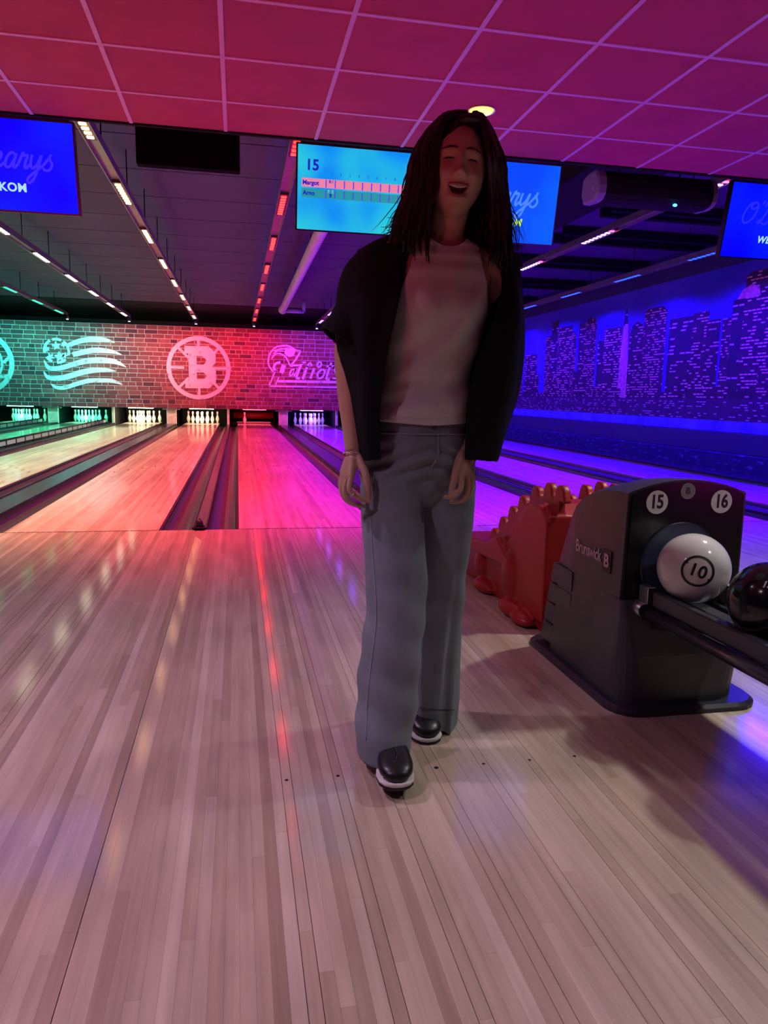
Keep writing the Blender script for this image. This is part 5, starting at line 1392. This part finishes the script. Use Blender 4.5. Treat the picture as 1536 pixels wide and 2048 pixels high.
def pel(z, th, off):
    for (z0, c0, a0, b0), (z1, c1, a1, b1) in zip(PEL[:-1], PEL[1:]):
        if z1 <= z <= z0:
            f = (z - z1) / (z0 - z1); a = a1 + (a0 - a1) * f + off; b = b1 + (b0 - b1) * f + off; c = c1 + (c0 - c1) * f
            return Vector((c + a * math.copysign(abs(math.cos(th)) ** 0.87, math.cos(th)), -3.405 + b * math.copysign(abs(math.sin(th)) ** 0.87, math.sin(th)), z))
for z in (0.948, 0.908):
    tube('waistband_seam', [pel(z, 2 * PI * i / 48, 0.0015) for i in range(49)], 0.0018, M_jean2, jeans, 6)
tube('fly_seam', [pel(z, -PI / 2 + 0.12 - 0.10 * smooth01((0.86 - z) / 0.05), 0.002) for z in np.linspace(0.905, 0.80, 12)], 0.0016, M_jean2, jeans, 6)
bm = bmesh.new(); p = pel(0.929, -PI / 2 + 0.05, 0.003); add_tube(bm, [p, p + Vector((0, -0.004, 0))], 0.008, 16); obj('button', bm, M_silver, jeans)
jb = BVHTree.FromPolygons([tuple(v.co) for v in jm.vertices], [tuple(p.vertices) for p in jm.polygons])
def on_jeans(px, py, lift=0.0008):
    d_ = ray(px, py).normalized(); h = jb.ray_cast(CAM, d_)
    return (h[0] - d_ * lift) if h[0] else None
for path in ([(741, 1030), (745, 1100), (751, 1180), (752, 1250), (742, 1330), (735, 1400), (732, 1480)],):
    q = [on_jeans(*p) for p in catmull(path, 5)] if False else [on_jeans(v.x, v.y) for v in catmull(path, 6)]
    q = [v for v in q if v is not None]
    if len(q) > 3: tube('side_seam', q, 0.0016, M_jean2, jeans, 6)
q = [on_jeans(v.x, v.y) for v in catmull([(834, 1414), (850, 1417), (880, 1420), (908, 1420)], 5)]
q = [v for v in q if v is not None and v.y > -3.515]
if len(q) > 3: tube('hem_stitching', q, 0.0014, mat('dark_stitching', (0.05, 0.05, 0.06), 0.8, noise=0.1), jeans, 6)

# --- cardigan: open front, loose elbow sleeve on the picture's left
bm = bmesh.new()
rowsC = [  # py, left inner, left outer, right inner, right outer
    (492, 818, 742, 960, 1012), (520, 812, 712, 985, 1028), (560, 806, 694, 1003, 1035), (630, 793, 686, 990, 1040), (700, 777, 688, 960, 1042), (780, 765, 694, 938, 1033), (850, 760, 697, 931, 1012), (900, 762, 700, 929, 998), (919, 763, 701, 930, 990)]
outer_g, inner_g = [], []
for k, (py, li, lo, ri, ro) in enumerate(rowsC):
    f = k / (len(rowsC) - 1)
    bulge = smooth01((py - 520) / 120)
    yf = -3.455 - 0.075 * bulge
    L0, L2, R0, R2 = at(li, py, yf), at(lo, py, -3.43), at(ri, py, yf + 0.012), at(ro, py, -3.42)
    z = (L0.z + R0.z) / 2
    L1 = L0.lerp(L2, 0.5) + Vector((0, -0.030, 0)); R1 = R0.lerp(R2, 0.5) + Vector((0, -0.045 * bulge - 0.01, 0))
    B = [Vector((L2.x + 0.02, -3.335, L2.z)), Vector(((L2.x + R2.x) / 2 - 0.07, -3.292, z)), Vector(((L2.x + R2.x) / 2 + 0.07, -3.292, z)), Vector((R2.x - 0.02, -3.325, R2.z))]
    cv = catmull([L0, L1, L2] + B + [R2, R1, R0], 5)
    outer_g.append(cv)
n = len(outer_g[0])
def dense(g, m):
    out = []
    for i in range(n):
        out.append(catmull([r[i] for r in g], m))
    return [[out[i][j] for i in range(n)] for j in range(len(out[0]))]
G = dense(outer_g, 4)
nr = len(G)
def gnorm(j, i):
    a = G[j][min(i + 1, n - 1)] - G[j][max(i - 1, 0)]; b = G[min(j + 1, nr - 1)][i] - G[max(j - 1, 0)][i]
    v = a.cross(b); return v.normalized() if v.length > 1e-9 else Vector((0, 1, 0))
th_ = 0.006
A_ = [[bm.verts.new(G[j][i] + gnorm(j, i) * (0.004 * math.sin(i * 1.1 + j * 0.12) * min(1, j / 12))) for i in range(n)] for j in range(nr)]
B_ = [[bm.verts.new(A_[j][i].co + gnorm(j, i) * th_ * 1.6) for i in range(n)] for j in range(nr)]
for j in range(nr - 1):
    for i in range(n - 1):
        bm.faces.new((A_[j][i], A_[j][i + 1], A_[j + 1][i + 1], A_[j + 1][i])); bm.faces.new((B_[j][i + 1], B_[j][i], B_[j + 1][i], B_[j + 1][i + 1]))
for j in range(nr - 1):
    bm.faces.new((A_[j][0], A_[j + 1][0], B_[j + 1][0], B_[j][0])); bm.faces.new((A_[j + 1][n - 1], A_[j][n - 1], B_[j][n - 1], B_[j + 1][n - 1]))
for i in range(n - 1):
    bm.faces.new((A_[0][i + 1], A_[0][i], B_[0][i], B_[0][i + 1])); bm.faces.new((A_[nr - 1][i], A_[nr - 1][i + 1], B_[nr - 1][i + 1], B_[nr - 1][i]))
# shoulder yoke closing over the shoulders
add_tube(bm, [at(790, 482, -3.40), at(758, 500, -3.40), at(736, 535, -3.405)], [0.022, 0.030, 0.034], 14)
add_tube(bm, [at(975, 492, -3.385), at(1005, 510, -3.385), at(1022, 545, -3.385)], [0.022, 0.034, 0.04], 14)
add_tube(bm, [at(800, 470, -3.34), at(870, 455, -3.325), at(960, 478, -3.34)], [0.025, 0.022, 0.025], 12)
# sleeve tube with an open slanted mouth
def sleeve(rows):
    o, i_ = [], []
    for xo, yo, xi, yi, Y, b in rows:
        p, q = at(xo, yo, Y), at(xi, yi, Y); c = (p + q) / 2; a = (q - p).length / 2; dd_ = (q - p).normalized()
        o.append(ell(c, a, b, 28, 2, dd_, Vector((0, 1, 0)))); i_.append(ell(c, a - 0.008, b - 0.008, 28, 2, dd_, Vector((0, 1, 0))))
    Ro = [[bm.verts.new(tuple(p)) for p in r] for r in o]; Ri = [[bm.verts.new(tuple(p)) for p in r] for r in i_]
    for S in (Ro, Ri):
        for a, b in zip(S[:-1], S[1:]):
            for k in range(28): bm.faces.new((a[k], a[(k + 1) % 28], b[(k + 1) % 28], b[k]))
    for k in range(28):
        bm.faces.new((Ro[-1][k], Ro[-1][(k + 1) % 28], Ri[-1][(k + 1) % 28], Ri[-1][k])); bm.faces.new((Ro[0][k], Ri[0][k], Ri[0][(k + 1) % 28], Ro[0][(k + 1) % 28]))
sleeve([(748, 492, 792, 530, -3.40, 0.040), (716, 498, 786, 565, -3.403, 0.058), (696, 545, 772, 610, -3.405, 0.066), (676, 600, 756, 655, -3.405, 0.070), (658, 632, 744, 690, -3.405, 0.072), (640, 654, 728, 724, -3.41, 0.078)])
sleeve([(1026, 515, 968, 545, -3.385, 0.05), (1034, 570, 968, 590, -3.385, 0.058), (1040, 640, 968, 650, -3.385, 0.060), (1041, 720, 965, 720, -3.39, 0.060), (1032, 790, 950, 785, -3.41, 0.056), (1005, 880, 935, 870, -3.45, 0.048)])
cm = remeshed(bm, 0.0048, 2)
obj('cardigan', cm, M_card, per, True, 'loose black open cardigan')

# --- shoes
def shoe(heel, yaw, pitch, L=0.262):
    M4 = Matrix.Translation(heel) @ Matrix.Rotation(yaw, 4, 'Z') @ Matrix.Rotation(pitch, 4, 'X')
    # local: toe towards -Y, heel at the origin
    st = [(0.000, 0.020, 0.06), (0.012, 0.031, 0.075), (0.05, 0.036, 0.085), (0.10, 0.036, 0.080), (0.15, 0.042, 0.066), (0.20, 0.047, 0.052), (0.235, 0.042, 0.044), (0.255, 0.030, 0.036), (0.264, 0.014, 0.026)]
    root = None
    out = []
    for nm, m_, z0, hfun, grow in (('upper', M_shoe, 0.018, None, 0.0), ('sole', M_sole, 0.008, 0.011, 0.003), ('outsole', M_shoe, 0.0, 0.009, 0.0025)):
        b = bmesh.new(); rings = []
        for y, wd, h in st:
            wd += grow; top = (z0 + hfun) if hfun else h + 0.012
            ring = []
            for k in range(20):
                a = 2 * PI * k / 20
                ex = 0.85 if hfun is None else 0.45
                xx = wd * math.copysign(abs(math.cos(a)) ** ex, math.cos(a)); zz = (top + z0) / 2 + (top - z0) / 2 * math.copysign(abs(math.sin(a)) ** ex, math.sin(a))
                ring.append(M4 @ Vector((xx, -(y * L / 0.264) - (grow if y > 0.2 else -grow if y < 0.01 else 0), zz)))
            rings.append(ring)
        add_loft(b, rings); bmesh.ops.recalc_face_normals(b, faces=b.faces)
        out.append((nm, b, m_))
    return out, M4
for heel, yaw, pitch, lb in ((Vector((-0.112, -3.548, 0.004)), -0.12, -0.10, 'blurred black shoe of the leading foot'), (Vector((-0.006, -3.262, 0.0)), 0.10, 0.0, 'black shoe with white sole of the rear foot')):
    parts, M4 = shoe(heel, yaw, pitch)
    up_ = None
    for nm, b, m_ in parts:
        o = obj('shoe' if nm == 'upper' else nm, b, m_, per if up_ is None else up_, True, lb if up_ is None else None)
        if up_ is None: up_ = o
    tube('toe_seam', [M4 @ Vector((0.006 * math.sin(k), -0.165 - 0.016 * k, 0.0765 - 0.0042 * k * 1.15 + 0.0005)) for k in range(0, 5)], 0.0011, M_steel, up_, 6)
# --- jewellery
w0 = WRR
tube('bracelet', [w0 + Vector((0.028 * math.cos(2 * PI * k / 24), 0.028 * math.sin(2 * PI * k / 24), -0.006 + 0.003 * math.sin(4 * PI * k / 24))) for k in range(25)], 0.0022, M_silver, per, 6)
for c_, ax_ in ((at(691, 990, -3.497), Vector((0.3, 0, -1))), (at(705, 988, -3.547), Vector((0.6, 0, -0.8)))):
    a_ = ax_.normalized(); e1 = a_.orthogonal().normalized(); e2 = a_.cross(e1)
    tube('ring', [c_ + e1 * (0.0098 * math.cos(2 * PI * k / 18)) + e2 * (0.0098 * math.sin(2 * PI * k / 18)) for k in range(19)], 0.0013, M_silver, per, 6)
